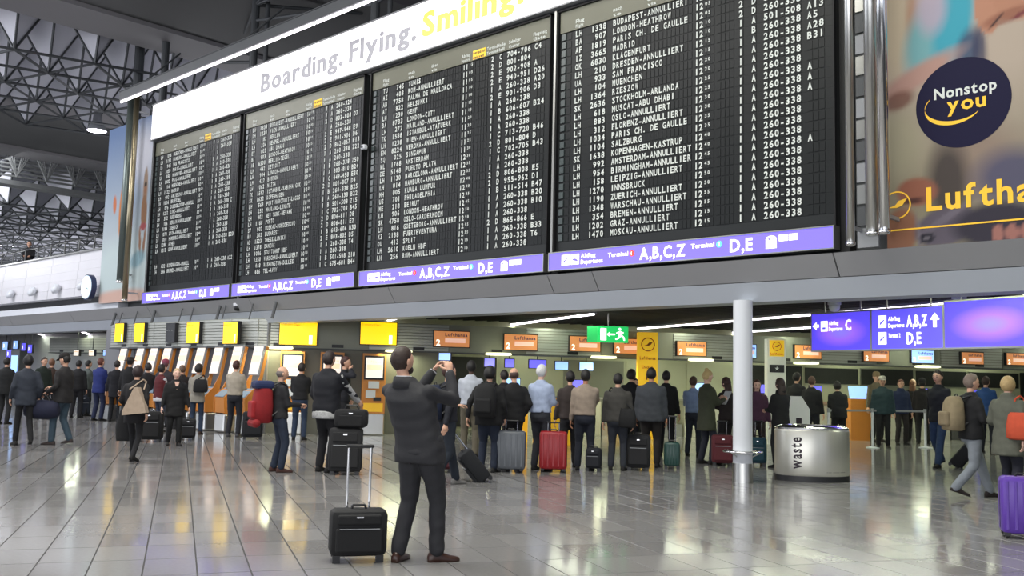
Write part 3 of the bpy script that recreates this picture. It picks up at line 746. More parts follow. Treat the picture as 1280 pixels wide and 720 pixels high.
# ------------------------------------------------------------------ waste bin
wp = onz(1007,603); wb = thing('waste_bin', 'wide oval stainless steel waste bin beside the round column', 'bin', (wp.x-.1,wp.y+.42,0), CH-PI/2)
BIN = mat('bin_steel', (.62,.61,.55), .32, .75, var=.10, scale=2)
smooth_angle(MB().lathe([(.01,.09),(.585,.09),(.60,.12),(.60,.80),(.585,.82),(.01,.821)], n=56, sx=1, sy=.62).build('body', BIN, wb), 30)
smooth_angle(MB().lathe([(.01,0),(.60,0),(.60,.09),(.01,.091)], n=56, sx=1, sy=.62).build('plinth', BLACK, wb), 30)
smooth_angle(MB().lathe([(.30,.82),(.59,.82),(.595,.85),(.5,.89),(.42,.89),(.38,.84),(.3,.83)], n=56, sx=1, sy=.62).build('lid', CHROME, wb), 40)
MB().lathe([(.01,.825),(.4,.825),(.4,.835),(.01,.836)], n=32, sx=1, sy=.62).build('opening', BLACK, wb)
def on_oval(mb, s_, u0, z0, h, vertical, mtl):
    tmp = MB()
    if vertical: text(tmp, s_, (u0,0,z0), EZ, -EX, h, width=.52)
    else: text(tmp, s_, (u0,0,z0), EX, EZ, h, width=.33)
    vs = []
    for x, y, z in tmp.v:
        x = max(-.59, min(.59, x)); vs.append((x*1.004, -.62*math.sqrt(max(0,.3600-x*x))*1.0-.006, z))
    mb.add(vs, tmp.f); return mb
on_oval(MB(), 'waste', -.27, .2, .17, True, None).build('lettering', INKB, wb)
on_oval(MB(), '--- ---- ---', .12, .15, .028, False, None).build('lettering', INKB, wb)
# ------------------------------------------------------------------ purple direction signs
PUR = bpy.data.materials.new('violet_light_box'); PUR.use_nodes = True
n_ = PUR.node_tree; b = n_.nodes['Principled BSDF']; tc = n_.nodes.new('ShaderNodeTexCoord'); gr = n_.nodes.new('ShaderNodeTexGradient'); gr.gradient_type = 'SPHERICAL'
mp = n_.nodes.new('ShaderNodeMapping'); n_.links.new(tc.outputs['Generated'], mp.inputs[0]); mp.inputs['Location'].default_value = (-.95,-.5,-1.0); mp.inputs['Scale'].default_value = (1.9,1,2.1)
n_.links.new(mp.outputs[0], gr.inputs[0]); rp_ = n_.nodes.new('ShaderNodeValToRGB'); e = rp_.color_ramp.elements
e[0].position = .0; e[0].color = (.09,.06,.80,1); e[1].position = .9; e[1].color = (.06,.28,.95,1); x_ = e.new(.35); x_.color = (.27,.11,.85,1)
n_.links.new(gr.outputs['Fac'], rp_.inputs[0]); n_.links.new(rp_.outputs[0], b.inputs['Emission Color']); b.inputs['Emission Strength'].default_value = 1.05
n_.links.new(rp_.outputs[0], b.inputs['Base Color'])
PUR2 = mat('blue_light_box', (.1,.08,.7), .35, em=1.0, emc=(.10,.075,.85), var=0)
g0, g1 = Vector((-8.75,17.75,0)), Vector((-4.0,16.15,0)); gd = (g1-g0).normalized(); ga = math.atan2(gd.y, gd.x)
gt = lambda px: onpl(px, 420, g0, (gd.y, -gd.x, 0))
pxs = [1014, 1089, 1180, 1300]
for k in range(3):
    A0, A1 = gt(pxs[k]), gt(pxs[k+1]); W = (A1-A0).length; A0.z = 2.22
    t = thing('direction_sign', ['left violet sign with arrow to hall C, hanging by the round column','middle blue sign to halls A, B, Z and D, E','plain glowing violet sign at the right edge, above the counters'][k], 'sign', tuple(A0), ga, 'hanging violet direction signs')
    H = .70 if k < 2 else .76
    MB().box((.02,0,0),(W-.02,.14,H)).build('light_box', PUR if k != 1 else PUR2, t)
    MB().box((0,-.01,-.03),(W,.15,0)).box((0,-.01,H),(W,.15,H+.03)).box((0,-.01,0),(.02,.15,H)).box((W-.02,-.01,0),(W,.15,H)).build('frame', RIM, t)
    for x in (.3, W-.3): MB().tube((x,.07,H+.02),(x,.07,3.3-2.22),.015,.015,6).build('hanger', STEEL, t)
    lm = MB(); y = -.012
    if k == 0:
        s_ = W/1.45
        lm.add([(x*s_+.05,y,z+.45) for x, z in ((0,.02),(.1,.1),(.1,.05),(.16,.05),(.16,-.01),(.1,-.01),(.1,-.06))], [(0,6,5,4,3,2,1)])
        lm.quad((.26*s_,y,.36),EX,EZ,.17*s_,.2); text(lm,'Abflug',(.46*s_,y,.48),EX,EZ,.07,width=.24*s_); text(lm,'Departures',(.46*s_,y,.37),EX,EZ,.07,width=.34*s_); text(lm,'C',(.86*s_,y,.37),EX,EZ,.2,width=.16*s_)
        lm.quad((.3*s_,y-.003,.40),EX,EZ,.08*s_,.04,1)
    if k == 1:
        s_ = W/1.75
        for z, (l1, l2, big, bw_) in ((.38,('Abflug','Departures','A,B,Z',.5)),(.08,('Terminal 2','',"D,E",.36))):
            lm.quad((.2*s_,y,z),EX,EZ,.2*s_,.22); lm.add([(.24*s_+x*s_,y-.003,z+.04+q) for x, q in ((0,0),(.12,.09),(.12,.12),(0,.05))], [(0,1,2,3)], 1)
            text(lm,l1,(.45*s_,y,z+.12),EX,EZ,.07,width=.3*s_)
            if l2: text(lm,l2,(.45*s_,y,z),EX,EZ,.07,width=.4*s_)
            text(lm,big,(.9*s_,y,z),EX,EZ,.2,width=bw_*s_)
        lm.add([(1.56*s_+x*s_,y,.38+z) for x, z in ((0,.22),(.11,.1),(.04,.1),(.04,-.03),(-.04,-.03),(-.04,.1),(-.11,.1))], [(0,6,5,4,3,2,1)])
    if lm.v: lm.build('lettering', [LITW, PUR2], t)

# ------------------------------------------------------------------ check-in fascia lines and kiosks
FAS = mat('fascia_slats', (.46,.47,.43), .4, .35, var=.05, scale=2)
FASD = mat('fascia_plain', (.26,.27,.22), .5, .2, var=.06, scale=2)
def fascia(p, q, label, zb=2.2, zt=2.93, pitch=2.05, alt=True, n0=0):
    p, q = Vector((p[0],p[1],zb)), Vector((q[0],q[1],zb)); L = (q-p).length; a_ = math.atan2(q.y-p.y, q.x-p.x)
    t = thing('counter_fascia', label, 'fascia', tuple(p), a_)
    n = max(1, round(L/pitch)); s = L/n; H = zt-zb
    MB().box((0,.03,0),(L,.5,H)).build('backing', FASD, t)
    MB().box((0,-.04,-.03),(L,.5,0)).build('lower_rail', DGREY, t)
    for i in range(n):
        if alt and (i+n0) % 2:
            MB().box((i*s+.01,0,.0),((i+1)*s-.01,.03,H)).build('panel', FASD, t)
        else:
            mb = MB()
            for k in range(9): mb.box((i*s+.01,-.005+.0*k,.02+k*(H-.02)/9),((i+1)*s-.01,.03,.02+(k+1)*(H-.02)/9-.018))
            mb.build('slat_panel', FAS, t)
        MB().box((i*s+s*.55,-.012,.03),(i*s+s*.55+.3,-.003,.11)).build('number_plate', BLACK, t)
    return t, a_
K0, K1 = (-29.9,13.2), (-22.7,13.2)
fascia(K0, K1, 'grey slatted sign fascia over the leftmost row of kiosks', alt=False, pitch=1.5)
F0 = Vector((-21.35,14.0,0)); F1 = Vector((-4.5,38.45,0)); FD = (F1-F0).normalized(); FN = Vector((FD.y,-FD.x,0)); FA = math.atan2(FD.y,FD.x)
fascia((-22.7,13.2), (-21.8,13.45), 'curved corner of the fascia, left piece', alt=False, pitch=2)
fascia((-21.8,13.45), (F0.x,F0.y), 'curved corner of the fascia, right piece by the first yellow screen', alt=False, pitch=2)
fascia(F0, F1, 'long sign fascia above the check-in counters', n0=1)
# rods that hang the left fascia
for i, px in enumerate((143,151,170,192,226,240,273,280,314,343)):
    P = ony(px, 400, 13.35); P.z = 2.9; P.y = 13.28
    tag(MB().tube((0,0,0),(0,.1,.42),.018 if i % 3 else .04,.018 if i % 3 else .04,6).build('hanger_rod', DGREY), ['first','second','third','fourth','fifth','sixth','seventh','eighth','ninth','tenth','eleventh','twelfth','thirteenth'][i]+' thin rod from the left, holding the kiosk fascia under the band', 'rod', 'rods above the left fascia').location = P
def onF(px, py=430): return onpl(px, py, F0, FN)
def screen(P, a_, w_, h_, mats, label, grp, txt=(), hang=False, cat='screen'):
    t = thing('display_screen', label, cat, tuple(P), a_, grp)
    MB().box((-w_/2,-.025,-h_/2),(w_/2,.075,h_/2)).build('casing', BLACK, t)
    if hang: MB().tube((0,.03,h_/2),(0,.03,3.28-P[2]),.015,.015,6).build('hanger', BLACK, t)
    MB().box((-w_/2+.02,-.03,-h_/2+.02),(w_/2-.02,-.025,h_/2-.02)).build('picture', mats[0], t)
    lm = MB()
    for s_, x, z, h, wd, k in txt: text(lm, s_, (x*w_,-.034,z*h_), EX, EZ, h*h_, width=wd*w_, k=k)
    if mats[1:] and len(mats) > 3: lm.quad((-.18*w_,-.033,-.22*h_),EX,EZ,.56*w_,.26*h_,3)
    if lm.v: lm.build('lettering', list(mats[1:4])+list(mats[4:]) if len(mats) > 4 else list(mats[1:]), t)
    return t
YT = [('Economy Class',-.45,.32,.09,.5,0),('1',.28,-.42,.36,.14,1)]
SW2 = mat('lit_white_print', (.9,.9,.9), .5, em=1.3, emc=(1,1,.85), var=0); INKO = mat('orange_ink', (.7,.3,.02), .5, em=.4, emc=(.9,.35,0), var=0)
kp = [-28.45,-27.45,None,-25.55,-24.2]
for k, (px, wd) in enumerate(((150,.62),(175,.66),(214,.55),(242,.72),(289,.74))):
    P = ony(px, 416, 13.12)
    if k == 2:
        screen(P, 0, wd, .56, [mat('dark_screen',(.03,.03,.03),.2,var=.3), INKW], 'switched-off dark screen between the second and third yellow screens', 'screens over the left kiosks', [('---',-.4,.1,.1,.7,0)])
    else:
        screen(P, 0, wd, .60, [SCREENY, INKO, SW2], ['leftmost yellow lit screen over the kiosks','second yellow lit screen over the left kiosks','','third yellow lit screen, right of the dark one','fourth yellow lit screen, by the fascia corner'][k], 'screens over the left kiosks', YT)
for k, px in enumerate((373, 473)):
    P = onF(px, 417)+FN*.075
    screen(P, FA, .98, .62, [SCREENY, INKO, SW2], ['large yellow lit screen facing the hall, first on the long fascia','large yellow lit screen above the photographer, second on the long fascia'][k], 'yellow screens on the long fascia', YT)
ORS = mat('lit_orange_screen', (.6,.25,.08), .4, em=.42, emc=(1,.38,.14), var=0); PINKS = mat('lit_pink_print', (.9,.6,.5), .5, em=.6, emc=(1,.55,.45), var=0)
INKBL = mat('navy_ink', (.06,.03,.12), .6, var=0)
names = ['first small orange sign, right of the photographer\'s hands','second small orange sign, above the white-shirted man','third orange sign, just left of the green exit sign','fourth orange sign, behind the green exit sign','fifth orange sign, left of the round column','blue sign half hidden behind the round column','orange sign right of the white airline pillar','orange sign under the middle direction sign','pale blue sign under the middle direction sign','orange sign above the tan backpack','orange sign at the right edge']
for k, (px, py) in enumerate(((564,424),(650,428),(730,430),(786,433),(863,436),(930,439),(1008,440),(1093,444),(1151,446),(1213,448),(1268,449))):
    P = onF(px, py)+FN*.075; bl_ = k in (5, 8)
    sc_ = P.__sub__(CAM).dot(F_); w_ = (37,35,33,34,32,24,30,29,26,26,24)[k]*sc_/FPX/.80
    h_ = (21,21,20,20,19,18,18,17,17,16,16)[k]*sc_/FPX
    screen(P, FA, w_, h_, [SCREENLB if bl_ else ORS, INKBL, SW2, PINKS], names[k], 'small airline signs on the long fascia', [('Lufthansa',-.18,.16,.2,.62,0),('2',-.42,-.4,.36,.13,1)])
    # pink panel of the sign
# downlight bowls under the fascia
for k, px in enumerate((349, 497, 620, 750, 870, 1000, 1150)):
    P = onF(px, 440)+FN*.35; P.z = 2.16
    t = thing('downlight', ['first','second','third','fourth','fifth','sixth','seventh','eighth','ninth','tenth','eleventh','twelfth','thirteenth'][k]+' glowing downlight from the left under the long fascia', 'lamp', tuple(P), 0, 'downlights under the long fascia')
    MB().lathe([(.02,.06),(.34,.05),(.36,0),(.30,-.015),(.02,-.02)], n=20).build('bowl', mat('downlight_glow',(.9,.9,.6),.4,em=1.6,emc=(1,1,.62),var=0), t, True)
    area('counter_light', P+Vector((0,0,-.06)), P-Vector((0,0,3)), .9, .9, 40, (.95,1,.66))
# wall behind the counters, counters, screens
BACKW = mat('counter_back_wall', (.50,.51,.36), .6, var=.06, scale=1)
DARKW = mat('opening_shade', (.02,.022,.02), .5, var=.2)  # flat near-black colour standing in for the shade of openings
wallb = struct(MB().build('wall_counter', BACKW) if False else link('wall_counter', MB().box((0,0,0),((F1-F0).length,.2,3.26)).mesh('w', BACKW)))
wp_ = F0-FN*2.6; wallb.location = wp_; wallb.rotation_euler = (0,0,FA)
Lw = (F1-F0).length
for i in range(0, 15):
    x = .2+i*1.98
    MB().box((x,-.03,.1),(x+1.9,0,2.15)).build('wall_panel', [BACKW, BACKW, DARKW, BACKW, FASD][i % 5], wallb)
    if i > 7: MB().box((x+.02,-.06,1.62),(x+1.88,-.03,2.12)).build('recess_shade', DARKW, wallb)  # flat dark panels paint the shade of a recess on the whole wall
struct(link('wall_kiosk', MB().box((-31.2,13.62,0),(-21.6,13.8,2.9)).mesh('w', mat('kiosk_wall', (.22,.22,.23), .4, .3, var=.06))))
kw = bpy.data.objects['wall_kiosk']
for i in range(9): MB().box((-31.1+i*1.05,13.58,.02),(-30.08+i*1.05,13.62,2.18)).build('wall_panel', MATS['kiosk_wall'], kw)
OBK = mat('office_block_wall', (.13,.13,.10), .5, var=.06)
struct(link('wall_kiosk', MB().loft([[(-21.6,13.66,z),(F0.x,F0.y,z),(F0.x+FD.x*4.3,F0.y+FD.y*4.3,z),(F0.x+FD.x*4.3-FN.x*2.6,F0.y+FD.y*4.3-FN.y*2.6,z),(-25,15.5,z),(-25,13.8,z)] for z in (0,2.2)]).mesh('w', OBK)))
CNT = mat('counter_front', (.42,.42,.36), .45, var=.05)
for i in range(13):
    d0 = 5.6+i*1.85; P = F0+FD*d0-FN*.6
    t = thing('check_in_counter', ['first','second','third','fourth','fifth','sixth','seventh','eighth','ninth','tenth','eleventh','twelfth','thirteenth'][i]+' check-in counter from the left under the long fascia', 'counter', tuple(P), FA, 'check-in counters')
    MB().box((.05,0,0),(1.25,.6,1.02)).build('body', CNT, t); MB().box((0,-.06,1.02),(1.3,.66,1.07)).build('worktop', STEEL, t)
    MB().box((1.3,0,0),(1.82,.5,.35)).build('baggage_scale', STEEL, t)
    mo = MB().box((.4,.25,1.28),(.82,.29,1.56)).box((.58,.28,1.07),(.64,.32,1.35)).build('monitor', BLACK, t)
    MB().box((.42,.238,1.30),(.80,.25,1.54)).build('screen', SCREENB if i % 3 else SCREENLB, mo)
# blue and pale ceiling-hung monitors that show over the heads
for k, (px, py, wpx, m_) in enumerate(((612,453,10,SCREENB),(637,454,9,SCREENB),(672,455,17,SCREENB),(702,457,13,SCREENLB),(733,458,14,SCREENLB))):
    P = onpl(px, py, F0-FN*.5, FN); sc_ = (P-CAM).dot(F_)
    t = thing('hanging_monitor', 'small glowing monitor over the counters, %s' % ['left of the bald man\'s head','touching the bald man\'s head','behind the white-shirted man\'s head','pale blue, right of the white-haired man','pale blue, above the dark-haired pair'][k], 'monitor', tuple(P), FA, 'monitors above the counters')
    w_ = wpx*sc_/FPX/.8
    MB().box((-w_/2-.02,0,-.13),(w_/2+.02,.06,.13)).build('casing', BLACK, t); MB().box((-w_/2,-.01,-.11),(w_/2,0,.11)).build('picture', m_, t)
    MB().tube((0,.03,.13),(0,.03,2.2-P.z if P.z < 2.2 else .1),.015,.015,6).build('hanger', BLACK, t)
# ---- kiosks
def kiosk(P, rz, label, grp):
    t = thing('check_in_kiosk', label, 'kiosk', P, rz, grp)
    MB().bbox((0,.12,.24),(.5,.46,.48),.05).build('base', STEEL, t)
    prof = [(-.12,.48),(.12,.48),(.26,1.05),(.34,1.5),(.47,2.18),(.40,2.2),(.25,1.45),(.08,1.12),(-.15,.88),(-.14,.72)]
    for sx in (-.26,.235): MB().prism(prof,(sx,0,0),(0,1,0),(0,0,1),(1,0,0),.025).build('side_panel', ORANGE, t)
    MB().prism([(-.1,.5),(.1,.5),(.24,1.05),(.08,1.1),(-.13,.88),(-.12,.72)],(-.235,0,0),(0,1,0),(0,0,1),(1,0,0),.47).build('body', ORANGE, t)
    d = Vector((0,.34,.26)).normalized()
    MB().prism([(0,0),(.40,0),(.40,.36),(0,.36)],(-.2,-.14,.90),(1,0,0),tuple(d),(0,-d.z,d.y),.02).build('touch_screen', mat('kiosk_touch',(.1,.14,.18),.2,em=.35,emc=(.5,.65,.8),var=0), t)
    q = Vector((0,.14,.70)).normalized()
    MB().prism([(0,0),(.47,0),(.47,.76),(0,.76)],(-.235,.25,1.46),(1,0,0),tuple(q),(0,-q.z,q.y),.05).build('header_box', GREY, t)
    hd = t.children[-1]
    MB().prism([(.02,.02),(.43,.02),(.43,.73),(.02,.73)],(-.225,.25-q.z*.052,1.46+q.y*.052),(1,0,0),tuple(q),(0,-q.z,q.y),.008).build('lit_panel', SCREENW, hd)
    lm = MB(); o = Vector((-.19,.25-q.z*.066,1.46+q.y*.066))
    text(lm,'Check-in',o+q*.58,EX,q,.07,width=.36); lm.quad(o+q*.34,EX,q,.38,.16,0); 
    lm.build('lettering', mat('peach_ink',(.8,.5,.3),.6,em=.9,emc=(1,.72,.5),var=0), hd)
    return t
klab = ['leftmost check-in kiosk, at the end of the row','second kiosk from the left, behind the man in a wide hat','third kiosk from the left end','fourth kiosk from the left, behind the woman in a red vest','fifth kiosk, left of the woman in the white puffer jacket','sixth kiosk, above the white puffer jacket','seventh kiosk, orange with free touch screen','eighth kiosk, used by the man in a cream sweater','last kiosk of the left row, behind the red backpack']
k0 = None
for k, px in enumerate((157,178,195,212,233,254,276,300,326)):
    x = ony(px, 455, 13.25).x
    if k0 is None: k0 = kiosk((x,12.84,0), 0, klab[0], 'left row of check-in kiosks'); o = k0
    else: o = copy_tree(k0); o.location.x = x; o['label'] = klab[k]
for k, (px, fy) in enumerate(((367,548),(416,550),(468,553))):
    P = onF(px); P = P+FN*.25; P.z = 0
    t = thing('ticket_machine', ['orange framed ticket machine behind the man in black at the left','yellow ticket machine behind the man talking on the phone','tall orange ticket machine left of the photographer'][k], 'machine', tuple(P), FA, 'ticket machines on the long wall')
    MB().bbox((0,.1,.28),(.6,.5,.56),.03).build('base', STEEL, t)
    MB().box((-.3,-.1,.56),(.3,.35,2.1)).build('cabinet', ORANGE, t)
    MB().box((-.26,-.12,1.42),(.26,-.1,2.04)).build('screen_frame', BLACK, t); MB().box((-.22,-.13,1.47),(.22,-.12,1.99)).build('lit_panel', SCREENW, t)
    lm = MB(); text(lm,'Lufthansa',(-.18,-.134,1.86),EX,EZ,.06,width=.36); lm.quad((-.19,-.134,1.68),EX,EZ,.38,.13); lm.build('lettering', MATS['peach_ink'], t)
    MB().box((-.14,-.13,1.2),(.14,-.1,1.38)).build('ticket_slot', WHITE, t); MB().box((-.2,-.12,.95),(.05,-.1,1.15)).build('card_reader', WHITE, t)
    MB().box((0,-.13,.88),(.2,-.1,.97)).build('tray', BLACK, t); MB().box((-.25,-.11,.60),(.25,-.1,.82)).build('service_door', GOLD, t)
# far counter block at far left
A0, A1 = onz(0,434,2.3), onz(140,437,2.3)
def far_block():
    p, q = dep(62,430,44), dep(140,432,41); p.z = q.z = 2.3
    fascia(p, q, 'distant pale fascia left of the kiosks, over small lit signs', zb=2.25, zt=2.9, alt=False, pitch=2)
    d = (q-p).normalized(); a_ = math.atan2(d.y,d.x)
    t = struct(link('wall_far', MB().box((-14,0,0),(8,.2,3.2)).mesh('w', mat('far_counter_wall',(.30,.30,.33),.5,var=.1,scale=1))))
    t.location = (p.x,p.y,0)+Vector((0,0,0)) if False else Vector((p.x,p.y,0))-Vector((d.y,-d.x,0))*1.5; t.rotation_euler = (0,0,a_)
    for k, (px, m_) in enumerate(((96,SCREENW),(115,SCREENW),(133,SCREENLB))):
        P = dep(px,441,40.5); screen(P, a_, .42, .28, [m_, INKO], 'small bright sign far left, %s' % ['nearest the bearded man in a cap','middle of the three','nearest the kiosks'][k], 'far left bright signs', [('Lufthansa',-.35,.1,.2,.7,0)], hang=True)
    for k, (px, py, w_, m_) in enumerate(((7,432,.5,SCREENLB),(20,431,.45,SCREENLB),(30,434,.4,SCREENB),(38,436,.4,SCREENB),(12,442,.5,SCREENB))):
        P = dep(px,py,46); screen(P, a_, w_, .42, [m_, LITW], ['blue-lit sign at the far left edge, nearest the frame edge','pale lit sign second from the left edge','blue sign third from the left edge','blue sign furthest right of the far left group','lower blue sign beneath the others at the far left'][k], 'blue lit signs at the far left edge', [('B',-.3,-.2,.4,.25,0)], hang=True)
    P = dep(17,470,38); P.z = 0
    t = thing('lit_pillar', 'tall dark pillar with pale lit panels at the far left', 'pillar', tuple(P), a_)
    MB().box((-.35,0,0),(.35,.3,2.2)).build('casing', DGREY, t); MB().box((-.25,-.02,.9),(.25,0,2.0)).build('lit_panel', SCREENLB, t)
far_block()
# exit sign
P = dep(760,418,24); a_ = FA-.25
t = thing('exit_sign', 'green lit emergency exit sign hanging left of the yellow pillar', 'sign', tuple(P), math.atan2(R0.y,R0.x)+.05)
GRN = mat('green_light_box',(.02,.5,.12),.4,em=.75,emc=(.02,.75,.16),var=0)
MB().box((-.26,-.06,-.2),(.5,.06,.2)).build('light_box', GRN, t)
MB().prism([(0,-.2),(.27,-.2),(.27,.2),(0,.2)],(-.51,.1,0),(1,-.3,0),(0,0,1),(.3,1,0),.05).build('side_box', mat('green_light_box_side',(.02,.4,.1),.4,em=.5,emc=(.02,.6,.15),var=0), t)
lm = MB(); y = -.064
lm.quad((-.20,y,-.15),EX,EZ,.15,.30); lm.quad((.0,y,-.02),EX,EZ,.17,.04); lm.add([(x,y,z) for x, z in ((-.04,0),(.03,.06),(.03,-.06))], [(0,1,2)])
for a_, b__, r_ in (((.30,.03),(.26,-.03),.03),((.27,.08),(.32,-.02),.035),((.32,-.02),(.39,-.08),.022),((.39,-.08),(.40,-.15),.02),((.30,-.03),(.24,-.1),.022),((.24,-.1),(.18,-.12),.018),((.28,.07),(.20,.03),.016),((.3,.07),(.38,.04),.016)):
    d = Vector((b__[0]-a_[0],b__[1]-a_[1])); n2 = Vector((-d.y,d.x)).normalized()*r_
    lm.add([(a_[0]+n2.x,y,a_[1]+n2.y),(b__[0]+n2.x,y,b__[1]+n2.y),(b__[0]-n2.x,y,b__[1]-n2.y),(a_[0]-n2.x,y,a_[1]-n2.y)], [(0,1,2,3)])
lm.add([(.285+.033*math.cos(k*PI/6),y,.135+.033*math.sin(k*PI/6)) for k in range(12)], [tuple(range(12))])
lm.build('pictogram', LITW, t); MB().tube((0,0,.2),(0,0,3.26-P.z),.012,.012,6).build('hanger', STEEL, t)
# yellow pillar and white pillar
def crane(mb, c, r, ux, y_, k=0):
    for q in range(24):
        a0, a1 = q*PI/12, (q+1)*PI/12
        mb.add([(c[0]+rr_*math.cos(a_), y_, c[1]+rr_*math.sin(a_)) for a_, rr_ in ((a0,r*.86),(a1,r*.86),(a1,r),(a0,r))], [(0,1,2,3)], k)
    mb.add([(c[0]+x*r, y_, c[1]+z*r) for x, z in ((-.6,-.15),(-.1,0),(.15,.3),(.75,.45),(.4,-.05),(0,-.2))], [(0,1,2,3,4,5)], k)
ra = math.atan2(R0.y,R0.x)
P = dep(809.5,480,26); P.z = 0; t = thing('airline_pillar', 'tall yellow pillar with round crane emblem right of the exit sign', 'pillar', tuple(P), ra)
MB().box((-.27,0,0),(.27,.3,2.88)).build('casing', YELLOW, t); lm = MB(); crane(lm,(0,2.55),.19,EX,-.006)
text(lm,'Lufthansa',(-.22,-.006,2.14),EX,EZ,.09,width=.44); text(lm,'Check-in',(-.16,-.006,1.9),EX,EZ,.08,width=.3); text(lm,'1',(-.05,-.006,1.6),EX,EZ,.16,width=.07); lm.build('lettering', mat('brown_ink',(.25,.10,.01),.6,var=0), t)
P = dep(971,480,25); P.z = 0; t = thing('airline_pillar', 'white pillar with yellow emblem panel and small black sign', 'pillar', tuple(P), ra)
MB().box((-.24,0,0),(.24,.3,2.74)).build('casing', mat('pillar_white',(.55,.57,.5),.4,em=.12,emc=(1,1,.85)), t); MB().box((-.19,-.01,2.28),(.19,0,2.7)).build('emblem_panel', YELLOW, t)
lm = MB(); crane(lm,(0,2.54),.12,EX,-.016); text(lm,'Lufthansa',(-.16,-.016,2.32),EX,EZ,.06,width=.32); lm.build('lettering', MATS['brown_ink'], t)
MB().box((-.19,-.02,1.86),(.19,0,2.06)).build('black_sign', BLACK, t); lm = MB()
lm.add([((.06 if k % 2 == 0 else .025)*math.sin(k*PI/5), -.024, 1.96+(.06 if k % 2 == 0 else .025)*math.cos(k*PI/5)) for k in range(10)], [tuple(range(10))]); lm.build('star', INKW, t)
# domes under the band
for k, (px, py) in enumerate(((297,384),(1043,383),(1199,376))):
    P = ony(px,py,13.45 if k == 0 else 17.2); t = thing('dome_camera', ['dome camera under the band between the two left boards','white ceiling speaker above the left violet sign','white ceiling speaker above the plain violet sign'][k], 'camera' if k == 0 else 'speaker', tuple(P))
    MB().lathe([(.01,-.1),(.07,-.09),(.1,-.03),(.1,.03),(.01,.031)], n=16).build('dome', [BLACK,WHITE,WHITE][k], t, True); MB().lathe([(.01,.03),(.12,.03),(.12,.1),(.01,.101)], n=16).build('collar', WHITE, t)
    MB().tube((0,0,.1),(0,0,.3),.02,.02,6).build('stem', WHITE, t)

# ================================================================== PEOPLE AND LUGGAGE
JOBS = []           # (object, post function): remesh modifiers are evaluated once, at the end
SKIN = {k: mat('skin_'+k, C8(*c), .55, var=.06) for k, c in (('light',(205,160,135)),('pale',(215,175,155)),('tan',(170,120,92)),('dark',(75,50,38)))}
EYE = mat('eye_dark', (.02,.015,.012), .2, var=0); LIP = mat('lip', C8(150,85,80), .5, var=0)
def rm(mb, name, m_, parent, vox, it=3, post=None):
    o = mb.build(name, m_, parent, True)
    a = o.modifiers.new('r', 'REMESH'); a.mode = 'VOXEL'; a.voxel_size = vox; a.use_smooth_shade = True
    b_ = o.modifiers.new('s', 'SMOOTH'); b_.factor = .5; b_.iterations = it
    JOBS.append((o, m_, post)); return o
def ik(a, t, l1, l2, pole):
    a, t, pole = Vector(a), Vector(t), Vector(pole); d = t-a; L = min(d.length, (l1+l2)*.999); d.normalize(); t = a+d*L
    x = (l1*l1-l2*l2+L*L)/(2*L); h = math.sqrt(max(0, l1*l1-x*x)); p = pole-d*pole.dot(d)
    if p.length < 1e-4: p = Vector((0,1,0))
    return a+d*x+p.normalized()*h, t
def ering(c, rx, ry, n=16, R=None, pw=2.4):
    out = []
    for i in range(n):
        a = 2*PI*i/n; ca, sa = math.cos(a), math.sin(a)
        v = Vector((math.copysign(abs(ca)**(2/pw), ca)*rx, math.copysign(abs(sa)**(2/pw), sa)*ry, 0)); out.append(Vector(c)+(R @ v if R else v))
    return out
def head_mb(nu=22, nv=16, face=True):
    mb = MB(); rings = []
    def warp(x, y, z):
        t = max(0, -z); sx = 1-.40*t**1.4
        if y > 0: y2 = y*(1-.10*t)+.07*t
        else: y2 = y*(1-.38*t)
        X = x*sx; Y = y2; Z = z
        if y > .3:
            Y += .26*math.exp(-((x/.15)**2+((z+.20)/.20)**2))-.08*(math.exp(-(((x-.36)/.2)**2+((z-.02)/.14)**2))+math.exp(-(((x+.36)/.2)**2+((z-.02)/.14)**2)))
            Y += .04*math.exp(-((x/.3)**2+((z+.52)/.09)**2))+.03*math.exp(-((z-.24)/.12)**2)
        return (X*.081, Y*.100, Z*.119)
    for j in range(nv+1):
        t = -PI/2+PI*(j+.3)/(nv+.6); rings.append([warp(math.cos(t)*math.cos(2*PI*i/nu), math.cos(t)*math.sin(2*PI*i/nu), math.sin(t)) for i in range(nu)])
    mb.loft(rings)
    for s in (-1, 1):
        mb.ell((s*.081,-.006,-.008), (.010,.019,.032), 8, 6)
        if face: mb.ell((s*.030,.086,.002), (.014,.009,.008), 8, 5, 1).ell((s*.030,.090,.026), (.020,.006,.005), 8, 5, 1)
    if face: mb.ell((0,.096,-.062), (.026,.008,.008), 8, 5, 2)
    return mb
